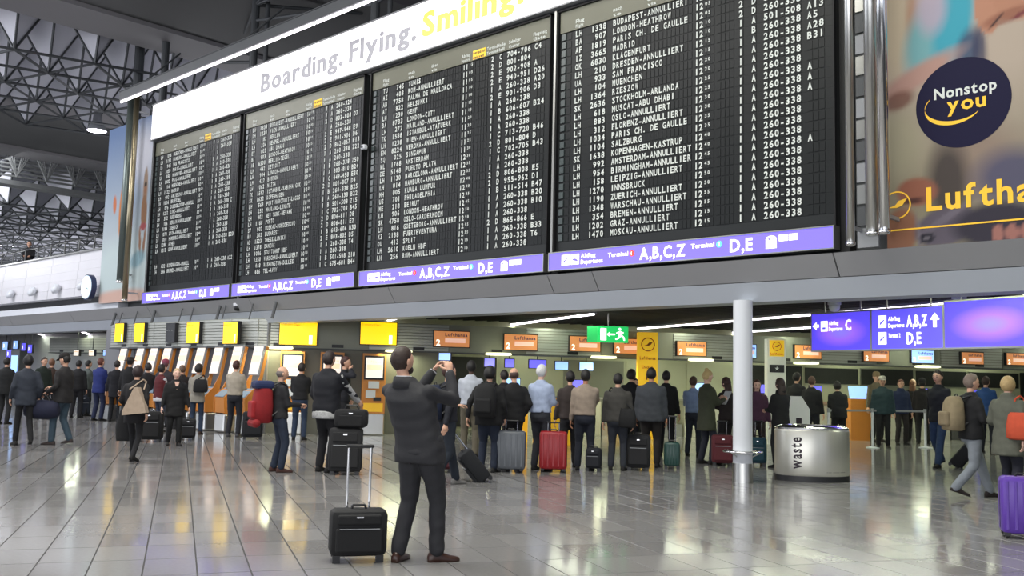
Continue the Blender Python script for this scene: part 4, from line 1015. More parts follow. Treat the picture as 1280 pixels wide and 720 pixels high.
def hair_mb(style, nu=20, nv=14):
    mb = MB(); rings = []
    for j in range(nv+1):
        t = -PI/2+PI*(j+.3)/(nv+.6); r = []
        for i in range(nu):
            a = 2*PI*i/nu; x, y, z = math.cos(t)*math.cos(a), math.cos(t)*math.sin(a), math.sin(t)
            if style == 'balding': m = max(0, min(1, (.45-abs(z+.12))*4))*max(0, min(1, (.30-y)*5))
            else:
                line = -.55 if y < -.2 else (.05 if abs(x) > .8 and y < .25 else (.05+.55*max(0, y+.15)))
                if y < -.2: line = -.68
                if style in ('long','bob') and y < .35: line = -.75
                m = max(0, min(1, (z-line)*5))
            k = .96+m*{'short':.16,'crop':.12,'long':.17,'bob':.20,'curly':.34,'balding':.08}.get(style, .13)
            tt = max(0, -z); sx = 1-.40*tt**1.4; yy = y*(1-.38*tt) if y < 0 else y*(1-.10*tt)
            r.append((x*sx*.082*k, (yy*.101-.003)*k, z*.118*k+.002))
        rings.append(r)
    mb.loft(rings)
    if style == 'long':
        mb.loft([ering((0,y,z), rx, ry, 12) for y, z, rx, ry in ((-.04,.02,.08,.06),(-.06,-.08,.088,.05),(-.07,-.17,.095,.04),(-.075,-.26,.085,.032),(-.07,-.31,.05,.02))])
    if style == 'ponytail':
        mb.caps((0,-.09,.03),(0,-.135,-.06),.032,.03,8); mb.caps((0,-.135,-.06),(0,-.12,-.2),.03,.012,8)
    if style == 'bun': mb.ell((0,-.06,.11), (.045,.045,.04), 10, 7)
    return mb
def hat(style, m_, parent, M):
    mb = MB(); mb.M = M
    if style == 'cap':
        mb.lathe([(.088,.035),(.092,.07),(.08,.115),(.045,.138),(.005,.143)], (0,-.004,0), 18, sx=.98, sy=1.14)
        mb.prism([(-.07,0),(-.06,.05),(-.03,.078),(.03,.078),(.06,.05),(.07,0)], (0,.085,.045), (1,0,0), (0,.98,-.2), (0,.2,.98), .008)
    if style == 'beanie': mb.lathe([(.086,.01),(.092,.03),(.092,.08),(.078,.125),(.04,.148),(.005,.152)], (0,-.004,0), 18, sx=.98, sy=1.16)
    if style == 'brim': mb.lathe([(.005,.035),(.17,.028),(.175,.035),(.09,.055),(.086,.12),(.06,.135),(.005,.13)], (0,-.004,0), 22, sx=1, sy=1.12)
    return mb.build('hat', m_, parent, True)
def hand_mb(mb, W, d, n, side, curl=.5, grip=0.0, k=0):
    """palm + four unequal bent fingers + thumb; d along the hand, n out of the palm, side = thumb direction"""
    d = Vector(d).normalized(); n = (Vector(n)-d*Vector(n).dot(d)).normalized(); sd = d.cross(n)
    if sd.dot(Vector(side)) < 0: sd = -sd
    W = Vector(W); P = W+d*.085
    rings = [[W+d*a+sd*(w_*math.cos(q*PI/4))+n*(t_*math.sin(q*PI/4)) for q in range(8)] for a, w_, t_ in ((-.015,.024,.02),(.02,.034,.018),(.055,.041,.016),(.088,.040,.012))]
    mb.loft(rings, k)
    for i, (off, L) in enumerate(((.030,.070),(.010,.078),(-.010,.073),(-.029,.058))):
        a = P+sd*off; c1, c2 = curl, curl*2.1; l1, l2, l3 = L*.45, L*.32, L*.26
        b_ = a+(d*math.cos(c1)+n*math.sin(c1))*l1; c_ = b_+(d*math.cos(c2)+n*math.sin(c2))*l2; e_ = c_+(d*math.cos(c2*1.35)+n*math.sin(c2*1.35))*l3
        mb.caps(a,b_,.0092,.0085,6,k); mb.caps(b_,c_,.0085,.0078,6,k); mb.caps(c_,e_,.0078,.0065,6,k)
    a = W+d*.028+sd*.030; b_ = a+(d*.55+sd*.7+n*.45).normalized()*.040; e_ = b_+(d*.85+sd*.15+n*.5).normalized()*.034
    mb.caps(a,b_,.0125,.0105,6,k); mb.caps(b_,e_,.0105,.008,6,k)
def shoe_mb(A, yaw, pitch, tall=0.0, sc=1.0):
    mb = MB(); mb.M = Matrix.Translation(A) @ Matrix.Rotation(-yaw, 4, 'Z') @ Matrix.Translation((0,.10,-.07)) @ Matrix.Rotation(-pitch, 4, 'X') @ Matrix.Translation((0,-.10,.07)) @ Matrix.Diagonal((sc,sc,1,1))
    secs = ((-.075,.022,.05),(-.065,.034,.075),(-.03,.036,.095+tall),(.02,.036,.095+tall),(.06,.038,.07),(.11,.044,.05),(.155,.042,.042),(.185,.030,.034),(.198,.012,.024))
    rings = []
    for y, w_, h_ in secs:
        b0 = -.079; rings.append([(x*w_, y, b0+z*h_) for x, z in ((-.9,0),(.9,0),(1.0,.25),(.9,.65),(.5,.95),(0,1.0),(-.5,.95),(-.9,.65),(-1.0,.25))])
    mb.loft(rings); return mb
ARMS = {'down':((-.27,.04,.84),(.27,.04,.84)), 'front':((-.11,.32,1.12),(.11,.32,1.12)), 'phone':((-.24,.08,.88),(.12,.14,1.50)), 'push':((-.19,.40,1.0),(.19,.40,1.0)),
        'read':((-.08,.34,1.22),(.09,.34,1.22)), 'pullR':((-.24,.16,.90),(.29,-.22,.84)), 'pullL':((-.29,-.22,.84),(.24,.16,.90)), 'cross':((-.02,.24,1.12),(.03,.27,1.14)),
        'swing':((-.25,.24,.90),(.26,-.14,.86)), 'swing2':((-.26,-.14,.86),(.25,.24,.90)), 'reachR':((-.25,.06,.86),(.14,.46,1.15)), 'reachL':((-.14,.46,1.15),(.25,.06,.86)), 'pocket':((-.22,.06,.94),(.22,.06,.94))}
PEOPLE = {}
def person(key, label, px, fy, hy, ang, top, trou, hair=('short',(40,30,25)), skin='light', arms='down', walk=0.0, hem=.84, bulk=1.0, lean=0.0, turn=0.0, nod=0.0, shoe=(22,20,20),
           hatc=None, pos=None, H=None, vox=.026, fine=False, sway=(0,0), sleeve=None, vest=None, feet=None, toes=None, slim=1.0, collar=None, seed=None, pole=None):
    if pos is None: pos = onz(px, fy); 
    if H is None:
        z = (Vector(pos)-CAM).dot(F_); hp = onpl(px, hy, pos, Vector((pos[0],pos[1],0)).normalized()); H = max(1.45, min(1.98, hp.z-pos[2]))
    s = H/1.765
    phi = math.atan2(pos[1], pos[0]); rz = phi-math.radians(ang)-PI/2
    t = thing('person', label, 'person', tuple(pos), rz, 'travellers in the hall'); t.scale = (s,s,s)
    rnd = random.Random(len(PEOPLE)+11)
    # ---- skeleton
    if feet is None:
        feet = ((-.105,.30*walk,.08),(.105,-.30*walk,.08+.05*abs(walk))) if walk >= 0 else ((-.105,.30*walk,.08+.05*abs(walk)),(.105,-.30*walk,.08))
        if walk == 0: q = rnd.uniform(-.05,.05); feet = ((-.115,q,.08),(.115,-q,.08))
    feet = [Vector(f) for f in feet]
    hipz = .92
    for f, sx in zip(feet, (-1,1)):
        while (Vector((sx*.09,0,hipz))-f).length > .855: hipz -= .01
    dz = hipz-.92
    Rl = Matrix.Rotation(-math.radians(lean), 3, 'X'); piv = Vector((0,0,.95+dz))
    def U(v):       # upper body point with lean and sway
        v = Vector(v); k = max(0, (v.z-.95)/.7); v.z += dz
        v = piv+Rl @ (v-piv); return v+Vector((sway[0]*k, sway[1]*k, 0))
    hips = [Vector((sx*.09, 0, hipz)) for sx in (-1,1)]
    knees = []
    for h_, f in zip(hips, feet):
        k_, _ = ik(h_, f, .43, .425, (0,1,.1)); knees.append(k_)
    sh = [U((sx*.168*bulk, 0, 1.392)) for sx in (-1,1)]
    tg = ARMS[arms] if isinstance(arms, str) else arms
    el = []; wr = []
    for q in range(2):
        pl_ = pole[q] if pole else ((-.35 if q == 0 else .35), -.6, -.6)
        wt = Vector(tg[q]); wt.z += dz; e_, w_ = ik(sh[q], wt if wt.z < 1.35 or not fine else wt, .285, .255, pl_); el.append(e_); wr.append(w_)
    hc = U((0,.018,1.632)); Mh = Matrix.Translation(hc) @ Matrix.Rotation(-math.radians(turn), 4, 'Z') @ Matrix.Rotation(-math.radians(nod+lean*.5), 4, 'X')
    # ---- body: one continuous skin surface; head and hands are welded into the same mesh after the remesh
    b = MB()
    b.loft([ering(U((0,y,z)), rx*bulk, ry*bulk, 14, Rl) for y, z, rx, ry in ((0,.88,.12,.085),(0,1.05,.115,.08),(0,1.25,.13,.085),(0,1.38,.13,.07),(0,1.44,.06,.05))])
    b.caps(U((0,-.01,1.42)), hc+Vector((0,-.012,-.06)), .05, .052, 10)
    for q in range(2):
        b.caps(sh[q], el[q], .036, .032, 8); b.caps(el[q], wr[q], .032, .026, 8)
        b.caps(hips[q], knees[q], .06, .043, 8); b.caps(knees[q], feet[q], .042, .034, 8); b.caps(feet[q], feet[q]+Vector((0,.09,-.045)), .03, .022, 8)
    ex = MB(); hm_ = head_mb(); ex.M = Mh
    for f, mi_ in zip(hm_.f, hm_.mi): pass
    n0 = len(ex.v); ex.v += [tuple(Mh @ Vector(v)) for v in hm_.v]; ex.f += [tuple(i+n0 for i in f) for f in hm_.f]; ex.mi += hm_.mi
    ex.M = Matrix()
    for q in range(2):
        fd = (wr[q]-el[q]).normalized(); inn = Vector((1 if q == 0 else -1, 0, 0)); 
        if fd.z > .3 or abs(fd.y) > .75: nn = Vector((0,.2,-1)) if fd.z < .3 else Vector((.8 if q == 0 else -.8,.5,0)); sd = inn if fd.z < .3 else Vector((0,-.3,1))
        else: nn = inn; sd = Vector((0,1,0))
        cu = .95 if arms in ('front','push','read','phone','pullR','pullL') else (.75 if fine else .35)
        hand_mb(ex, wr[q], fd, nn, sd, cu)
    def post(o, ex=ex, skin=skin):
        me = o.data; n = len(me.vertices); vs = [tuple(v.co) for v in me.vertices]+ex.v; fs = [tuple(p.vertices) for p in me.polygons]+[tuple(i+n for i in f) for f in ex.f]
        m2 = bpy.data.meshes.new('body'); m2.from_pydata(vs, [], fs)
        for m_ in (SKIN[skin], EYE, LIP): m2.materials.append(m_)
        m2.polygons.foreach_set('material_index', [0]*len(me.polygons)+ex.mi); m2.polygons.foreach_set('use_smooth', [True]*len(fs)); m2.update(); o.data = m2
    body = rm(b, 'body', SKIN[skin], t, .02 if fine else .03, 2, post)
    # ---- clothes
    topm = top if hasattr(top, 'node_tree') else cloth(top); trm = trou if hasattr(trou, 'node_tree') else cloth(trou)
    wg = bulk*1.04
    def folds(amp, fr, zone=None):
        ph = [rnd.uniform(0, 6.28) for _ in range(6)]
        def f_(o):
            me = o.data; n = len(me.vertices); co_ = np.empty(n*3); me.vertices.foreach_get('co', co_); co_ = co_.reshape(-1,3)
            no_ = np.empty(n*3); me.vertices.foreach_get('normal', no_); no_ = no_.reshape(-1,3); x, y, z = co_.T
            d = np.sin(fr*(z*1.0+.5*x)+ph[0]+1.7*np.sin(9*x+ph[1]))*.5+np.sin(fr*1.7*(z-.6*y)+ph[2]+1.3*np.sin(11*y+ph[3]))*.35+np.sin(fr*.6*(x+y)+ph[4])*.4
            d = np.sign(d)*np.abs(d)**1.3; co_ += no_*(amp*d)[:,None]; me.vertices.foreach_set('co', co_.ravel()); me.update()
        return f_
    tr = MB()
    tr.loft([ering(Vector((0,y,z+dz)), rx*wg*slim, ry*wg*slim, 14) for y, z, rx, ry in ((0,.80,.12,.10),(-.008,.88,.168,.120),(0,.98,.160,.108),(0,1.03,.148,.10))])
    for q in range(2):
        kx = knees[q]; h_ = hips[q]+Vector((0,0,.0)); ft = feet[q]+Vector((0,0,-.005))
        tr.caps(h_, kx, .093*slim*wg, .073*slim, 12); tr.caps(kx, ft+Vector((0,0,.02)), .071*slim, .063*slim, 12)
    rm(tr, 'trousers', trm, t, vox*.85 if not fine else .011, 3 if not fine else 6, folds(.0035 if not fine else .005, 42 if not fine else 34))
    tp = MB(); hz = hem-.95
    skirt = hem < .7
    rings = []
    lo = [(0,hem,.200 if skirt else .185,.165 if skirt else .132)]
    if skirt: lo.append((0,(hem+.9)/2,.19,.15))
    rings = [ering(U((0,y,z)) if z > .9 else Vector((0,y,z+dz)), rx*wg, ry*wg, 18, Rl if z > .9 else None) for y, z, rx, ry in lo+[(0,.93,.182,.132),(0,1.06,.166,.122),(0,1.18,.176,.125),(0,1.30,.186,.124),(0,1.375,.178,.105),(0,1.425,.135,.085),(0,1.465,.090,.070),(0,1.505,.066,.062)]]
    tp.loft(rings)
    for q in range(2):
        if sleeve is not None and q == 1 and vest: continue
        tp.caps(sh[q]+Vector((0,0,-.012)), el[q], .066, .055, 12); tp.caps(el[q], wr[q]-(wr[q]-el[q]).normalized()*.015, .054, .043, 12)
    if collar: tp.loft([ering(U((0,-.005,z)), r_, r_*.95, 14, Rl) for z, r_ in ((1.43,.085),(1.47,.10),(1.515,.095),(1.53,.07))])
    rm(tp, 'jacket' if hem < 1.0 else 'top', topm, t, vox if not fine else .0115, 3 if not fine else 5, folds(.006 if not fine else .0055, 36 if not fine else 30))
    if vest:
        sl_ = MB(); q = 1; sl_.caps(sh[q]+Vector((0,0,-.012)), el[q], .064, .055, 12); sl_.caps(el[q], wr[q]-(wr[q]-el[q]).normalized()*.015, .054, .045, 12)
        sl_.loft([ering(Vector((0,0,z+dz)), .178*wg, .135*wg, 16) for z in (hem-.07, hem+.05)])
        rm(sl_, 'shirt', vest, t, vox, 2)
    for q in range(2):
        yw = math.radians(toes[q] if toes else (-8 if q == 0 else 8)); pt = max(0, feet[q].z-.08)*6
        A_ = feet[q].copy()
        smo = shoe_mb(A_, yw, pt).build('shoe', shoe if hasattr(shoe, 'node_tree') else cloth(shoe), t, True)
    if hair:
        hb = hair_mb(hair[0]); hb2 = MB(); hb2.v = [tuple(Mh @ Vector(v)) for v in hb.v]; hb2.f = hb.f; hb2.mi = hb.mi
        hb2.build('hair', mat('hair_%d_%d_%d' % hair[1], C8(*hair[1]), .6, var=.3, scale=40, bump=.6), t, True)
    if hatc: hat(hatc[0], cloth(hatc[1]), t, Mh)
    PEOPLE[key] = dict(root=t, s=s, rz=rz, pos=Vector(pos), wr=wr, el=el, sh=sh, U=U, hc=hc, H=H, Mh=Mh)
    return PEOPLE[key]
def world(p, v): return p['pos']+Matrix.Rotation(p['rz'], 3, 'Z') @ (Vector(v)*p['s'])

BK = (18,18,22); NV = (22,26,40); JE = (42,58,84); JD = (28,38,58); CH_ = (38,38,42)
# the photographer in the dark suit
SUIT = mat('suit_cloth', C8(40,40,44), .8, var=.10, scale=60, bump=.15)
hero = person('photographer', 'tall man in dark grey suit photographing the boards, beside the black cabin case', 521, 702, 432, 35, SUIT, SUIT, ('crop',(48,34,28)), 'light',
    arms=((-.10,.30,1.56),(.10,.25,1.55)), hem=.80, bulk=1.17, sway=(-.16,-.10), feet=((-.125,-.09,.08),(.13,.09,.08)), toes=(-12,42), turn=12, nod=-4, fine=True, shoe=mat('brown_leather', C8(58,34,26), .35, var=.15), pole=((-.25,.1,-1),(.45,.1,-1)), slim=1.05)
t = hero['root']; U = hero['U']
sc_ = MB(); sc_.loft([ering(U((0,-.012,z)), r_, r_*.95, 16) for z, r_ in ((1.45,.068),(1.50,.066),(1.512,.062))]); sc_.build('shirt_collar', cloth((215,215,220)), t, True)
cm = MB(); cm.loft([ering(U((0,-.012,z)), r_, r_*.9, 18) for z, r_ in ((1.41,.122),(1.47,.098),(1.505,.082),(1.50,.074),(1.45,.07))]); cm.build('jacket_collar', SUIT, t, True)
for q in range(2):
    d = (hero['wr'][q]-hero['el'][q]).normalized(); a = hero['wr'][q]-d*.022
    MB().tube(a, a+d*.022, .038, .036, 14).build('shirt_cuff', cloth((215,215,220)), t, True)
vm = MB(); vm.tube(Vector((-.004,-.146,.80)), Vector((-.004,-.146,.80))+Vector((0,.0,.0001)), .001)
vm = MB(); vm.add([(-.005,-.1505,.80),(.005,-.1505,.80),(.002,-.147,1.0),(-.002,-.147,1.0),(-.005,-.12,.80),(.005,-.12,.80),(.002,-.12,1.0),(-.002,-.12,1.0)], [(0,1,2,3),(4,7,6,5),(0,4,5,1),(0,3,7,4),(1,5,6,2),(3,2,6,7)]); vm.build('jacket_vent', INKB, t)
bd = MB(); bd.M = hero['Mh']; bd.ell((0,.050,-.075), (.055,.052,.045), 14, 9); bd.build('beard', MATS['hair_48_34_28'], t, True)
wL, wR = world(hero, hero['wr'][0]), world(hero, hero['wr'][1])
pc = (wL+wR)/2+Vector((0,0,.13)); fwd = Matrix.Rotation(hero['rz'],3,'Z') @ Vector((0,1,0))
ph = thing('smartphone', 'small dark phone camera held up in both hands of the suited photographer', 'phone', tuple(pc+fwd*.05), hero['rz'])
MB().bbox((0,0,0),(.135,.012,.072),.005).build('case', BLACK, ph); MB().box((-.058,-.0085,-.030),(.058,-.006,.030)).build('screen', SCREENLB, ph); MB().tube((.045,.006,.018),(.045,.012,.018),.009,.009,12).build('lens', CHROME, ph)

# ---- left side
P_ = person
P_('w1','woman in grey quilted jacket at far left holding one end of a navy bag',28,557,443,-12,(48,54,66),BK,('bob',(15,13,14)),arms=((-.25,.1,.9),(.26,.08,.92)),hem=.78,walk=.5,slim=.85)
P_('m1','man in dark jacket and flat cap with jeans, beside the grey quilted jacket woman',75,556,441,-55,(34,32,33),(58,78,92),('short',(25,22,20)),arms=((-.22,.2,1.0),(.14,.34,1.1)),walk=.4,hem=.80,bulk=1.12,hatc=('cap',(28,24,22)),nod=18,shoe=(60,50,48))
P_('w2','woman striding in black with a triangular beige shoulder bag and coat over one arm',165,578,455,25,(20,18,22),(20,19,24),('bob',(38,24,26)),arms=((-.26,.22,1.0),(.26,-.1,.9)),walk=.75,hem=.72,slim=.8)
P_('w3','blonde woman in loose black top facing the camera, in front of the kiosks',216,557,460,172,(16,15,17),(15,15,17),('short',(190,165,130)),'pale',arms=((-.3,.1,.86),(.3,.1,.86)),walk=.3,hem=.66,bulk=1.12)
P_('w4','woman in white puffer jacket and jeans seen from behind at the kiosks',244,543,455,10,(150,145,135),JE,('curly',(28,20,18)),arms='front',hem=.80,slim=.9,shoe=(60,40,30))
P_('m2','man in cream sweater and dark trousers using the eighth kiosk',291,546,450,20,(170,160,145),(30,32,42),('short',(60,25,20)),arms='front',hem=.95,shoe=(80,80,85))
P_('m3','balding man with the big red backpack looking right',346,590,457,75,(36,36,40),(34,46,66),('balding',(110,100,95)),'light',arms='front',hem=.88,bulk=1.0,shoe=(70,40,34))
P_('m4','man in short black jacket and jeans at the first ticket machine',373,550,453,8,(20,20,24),JE,('short',(35,25,22)),arms='front',hem=.90)
P_('m5','big man in black vest with patterned shirt sleeve resting a hand on stacked black luggage',405,590,438,35,(18,20,30),(22,22,28),('short',(40,28,26)),'light',arms=((-.22,.2,.95),(.30,.38,1.02)),hem=.84,bulk=1.18,vest=mat('check_shirt',C8(165,165,165),.8,var=.6,scale=45))
P_('m6','man in dark suit talking on the phone by the second ticket machine',427,556,445,100,(18,20,30),(24,24,30),('short',(60,30,25)),'light',arms='phone',hem=.84)
P_('m7','young man striding right with navy backpack, jeans and white-soled sneakers',556,607,452,60,(26,28,38),(34,42,54),('short',(60,35,28)),'light',arms=((-.22,.3,1.15),(.3,-.2,.86)),walk=.8,hem=.92,shoe=(120,118,116))
P_('m8','dark-haired man in white shirt and khaki trousers, far behind the young man with navy backpack',586,572,450,5,(185,190,200),(105,98,82),('short',(18,15,14)),'dark',arms='front',hem=.95)
P_('m9','person in bulky black hooded coat and jeans pulling a tilted black case',609,590,458,15,(17,17,19),JD,('curly',(16,14,14)),'light',arms=((-.34,-.1,.9),(.26,.1,.9)),hem=.78,bulk=1.25)
P_('m10','bald man in black jacket behind the grey hard suitcase',640,588,459,-20,(20,20,23),(26,26,30),('balding',(70,50,45)),'light',arms='pocket',hem=.82,bulk=1.1)
P_('m11','white-haired man in pale blue shirt beside the red suitcase',674,588,455,30,(165,178,205),(40,42,50),('short',(205,205,205)),'pale',arms='front',hem=.97,bulk=1.05)
P_('m12','man in beige shirt and dark jeans seen from behind, next to the red suitcase',730,588,461,5,(150,135,120),(24,30,44),('short',(20,17,16)),'tan',arms='reachR',hem=.97,bulk=1.08)
P_('w5','dark-haired person just left of the man in beige shirt, half hidden',711,584,463,-10,(60,50,48),(30,30,36),('short',(24,20,20)),arms='down',hem=.86)
P_('w6','person in grey jacket with shoulder bag strap, right of the man in beige shirt',771,588,466,8,(66,64,60),(40,44,54),('short',(20,17,16)),arms='down',hem=.86,bulk=1.15)
P_('m13','man in wide dark grey jacket between the black and green suitcases',813,584,459,5,(62,66,72),(30,24,22),('short',(14,12,12)),'tan',arms='down',hem=.80,bulk=1.22)
P_('m14','person in light blue shirt left of the woman in the olive coat',866,570,470,15,(140,160,195),(50,56,70),('short',(70,50,40)),arms='front',hem=.95)
P_('w7','blonde woman in long olive coat reading papers, left of the round column',883,580,462,55,(62,66,48),(36,40,52),('bun',(185,160,110)),'pale',arms='read',hem=.62,nod=20)
P_('w8','dark-haired woman in black and cream facing left by the maroon case',908,578,471,-50,(36,26,28),(28,24,28),('long',(50,26,20)),'pale',arms='read',hem=.85)
P_('w9','person in purple top just right of the round column',946,578,474,170,(85,50,75),(40,30,30),('long',(60,35,28)),'pale',arms='down',hem=.85)
P_('w10','woman in black coat with fur collar behind the waste bin',976,585,472,-40,(20,20,23),(20,20,24),('long',(48,34,30)),'pale',arms='front',hem=.7,collar=True)
P_('m15','tallest man in black above the white lectern, rear of the pair',996,560,465,30,(22,22,26),(28,28,34),('short',(22,18,18)),arms='down',hem=.84)
P_('m16','man in black jacket right of the white lectern',1015,562,470,20,(24,24,27),(34,36,44),('short',(80,55,45)),arms='down',hem=.84,bulk=1.05)
P_('w11','curly dark-haired person in black bending over a desk, right of the lectern',1049,562,476,-15,(24,26,30),(24,24,28),('curly',(20,16,15)),arms='front',hem=.80,bulk=1.1,lean=12)
P_('m17','person in teal jacket and white cap at the belt post',1104,560,470,175,(38,62,68),(22,22,26),('short',(60,45,35)),'light',arms='down',hem=.82,hatc=('cap',(180,175,165)),bulk=1.1)
P_('m18','person in beige hat standing behind the teal jacket',1096,552,461,150,(110,100,82),(40,40,44),('short',(80,60,45)),'light',arms='down',hem=.84,hatc=('beanie',(150,130,100)))
P_('w12','person in blue jacket with orange scarf, right of the teal jacket',1127,556,474,160,(30,44,80),(40,34,36),('short',(90,50,35)),'light',arms='down',hem=.82,collar=True)
P_('w13','brown-haired woman in black between the blue jacket and the walking man',1142,552,474,10,(24,22,26),(26,24,28),('long',(100,66,45)),arms='down',hem=.80)
P_('m19','man in dark beanie behind the second belt post',1154,555,473,5,(30,26,30),(28,28,30),('short',(20,18,18)),arms='down',hem=.84,hatc=('beanie',(24,22,26)))
P_('m20','man in black jacket and jeans striding left while pulling a black case',1175,584,461,-150,(20,22,32),(48,70,104),('short',(30,22,22)),'light',arms=((-.25,.2,.9),(.3,-.2,.86)),walk=.8,hem=.82)
P_('m21','grey-haired man striding in black jacket and pale grey jeans with tan backpack',1216,622,463,62,(22,22,26),(128,134,142),('short',(120,105,95)),'light',arms=((-.18,.3,1.1),(.2,.28,1.1)),walk=1.0,hem=.84,bulk=1.08,shoe=(35,26,24))
P_('w14','blonde woman in grey-green parka at the right edge with an orange bag',1263,630,470,30,(98,100,88),(28,30,44),('bob',(170,145,100)),'pale',arms=((-.22,.25,1.05),(.26,-.1,.88)),walk=.4,hem=.66,bulk=1.12,collar=True)
P_('m22','person in royal blue coat with brown hair at the left crowd, facing right',121,526,447,40,(32,48,120),(26,36,70),('short',(95,50,40)),arms='front',hem=.78)
P_('m23','man in black coat left of the man in a wide-brimmed hat',142,527,450,10,(18,20,30),(18,20,28),('short',(30,26,26)),arms='down',hem=.7)
P_('m24','man in wide-brimmed dark hat and black coat at the kiosks',158,529,446,20,(22,22,26),(24,24,28),('short',(34,26,24)),arms='down',hem=.75,hatc=('brim',(42,34,30)))
P_('w15','woman in red vest with white sleeve, left of the blonde woman in black',197,540,455,60,(95,24,32),(50,58,80),('bob',(26,18,18)),'pale',arms='front',hem=.86,vest=cloth((200,200,205)))
P_('m25','person in pink hat behind the woman in a red vest',202,534,449,20,(60,55,62),(40,40,46),('short',(90,50,60)),arms='down',hatc=('beanie',(150,70,95)))
P_('m26','brown-haired person half hidden between the blonde woman and the white puffer jacket',224,536,456,-30,(40,36,38),(36,36,40),('short',(90,70,55)),arms='down')
P_('m27','person in black coat at the left frame edge',3,530,446,30,(18,20,22),(24,26,28),('short',(28,22,20)),arms='down',hem=.78)
P_('m28','person in dark green jacket between the quilted jacket woman and the capped man',50,524,446,150,(30,44,38),(24,24,28),('short',(45,30,24)),arms='down')
P_('m29','person in brown coat right behind the dark green jacket',60,522,448,20,(64,46,38),(30,28,30),('short',(110,75,55)),arms='down')
P_('m30','person in grey-green top left of the royal blue coat',106,520,450,60,(88,96,92),(34,36,40),('short',(30,28,26)),arms='front')
P_('m31','person in black jacket behind the capped man, nearest the dark suitcase',94,522,450,20,(26,26,30),(30,30,36),('short',(24,22,22)),arms='down',bulk=1.1)
P_('m32','person in dark jacket right of the wide-brimmed hat',181,531,454,-20,(28,26,32),(28,28,32),('curly',(24,20,20)),arms='down')
P_('m33','person in dark clothes with brown hair, in front of the yellow pillar\'s left side',788,566,462,15,(24,24,28),(28,28,32),('curly',(30,24,22)),arms='down')
P_('m34','glasses-height figure in pale green shirt left of the yellow pillar',793,556,466,170,(130,140,115),(40,42,44),('short',(40,30,26)),'light',arms='down',H=1.62)
P_('m35','person in black to the right of the yellow pillar',832,570,463,10,(20,20,22),(26,26,30),('short',(22,18,18)),arms='down')
P_('m36','person in black by the counters, between the hooded coat and the bald man',628,570,462,-10,(22,22,25),(24,24,28),('short',(30,24,22)),arms='down')
P_('m37','distant person in blue jacket behind the tan backpack',1234,566,470,20,(40,80,140),(30,34,44),('short',(60,45,40)),arms='down')
mz = onpl(27, 306, (-40,14.3,0), (0,1,0)); mz.z = 4.45
P_('m38','person in black looking over the mezzanine handrail at far left',27,0,0,190,BK,BK,('short',(70,45,35)),arms='front',pos=(mz.x,14.6,4.9),H=1.8)
PEOPLE['m34']['root']['label'] = 'person in pale green shirt left of the yellow pillar'

w3 = PEOPLE['w3']['root']; vn = MB(); vn.add([(-.055,.108,1.455),(.055,.108,1.455),(0,.142,1.27),(-.055,.05,1.455),(.055,.05,1.455),(0,.09,1.27)], [(0,1,2),(3,5,4),(0,2,5,3),(1,4,5,2),(0,3,4,1)]); vn.build('neckline', SKIN['pale'], w3)
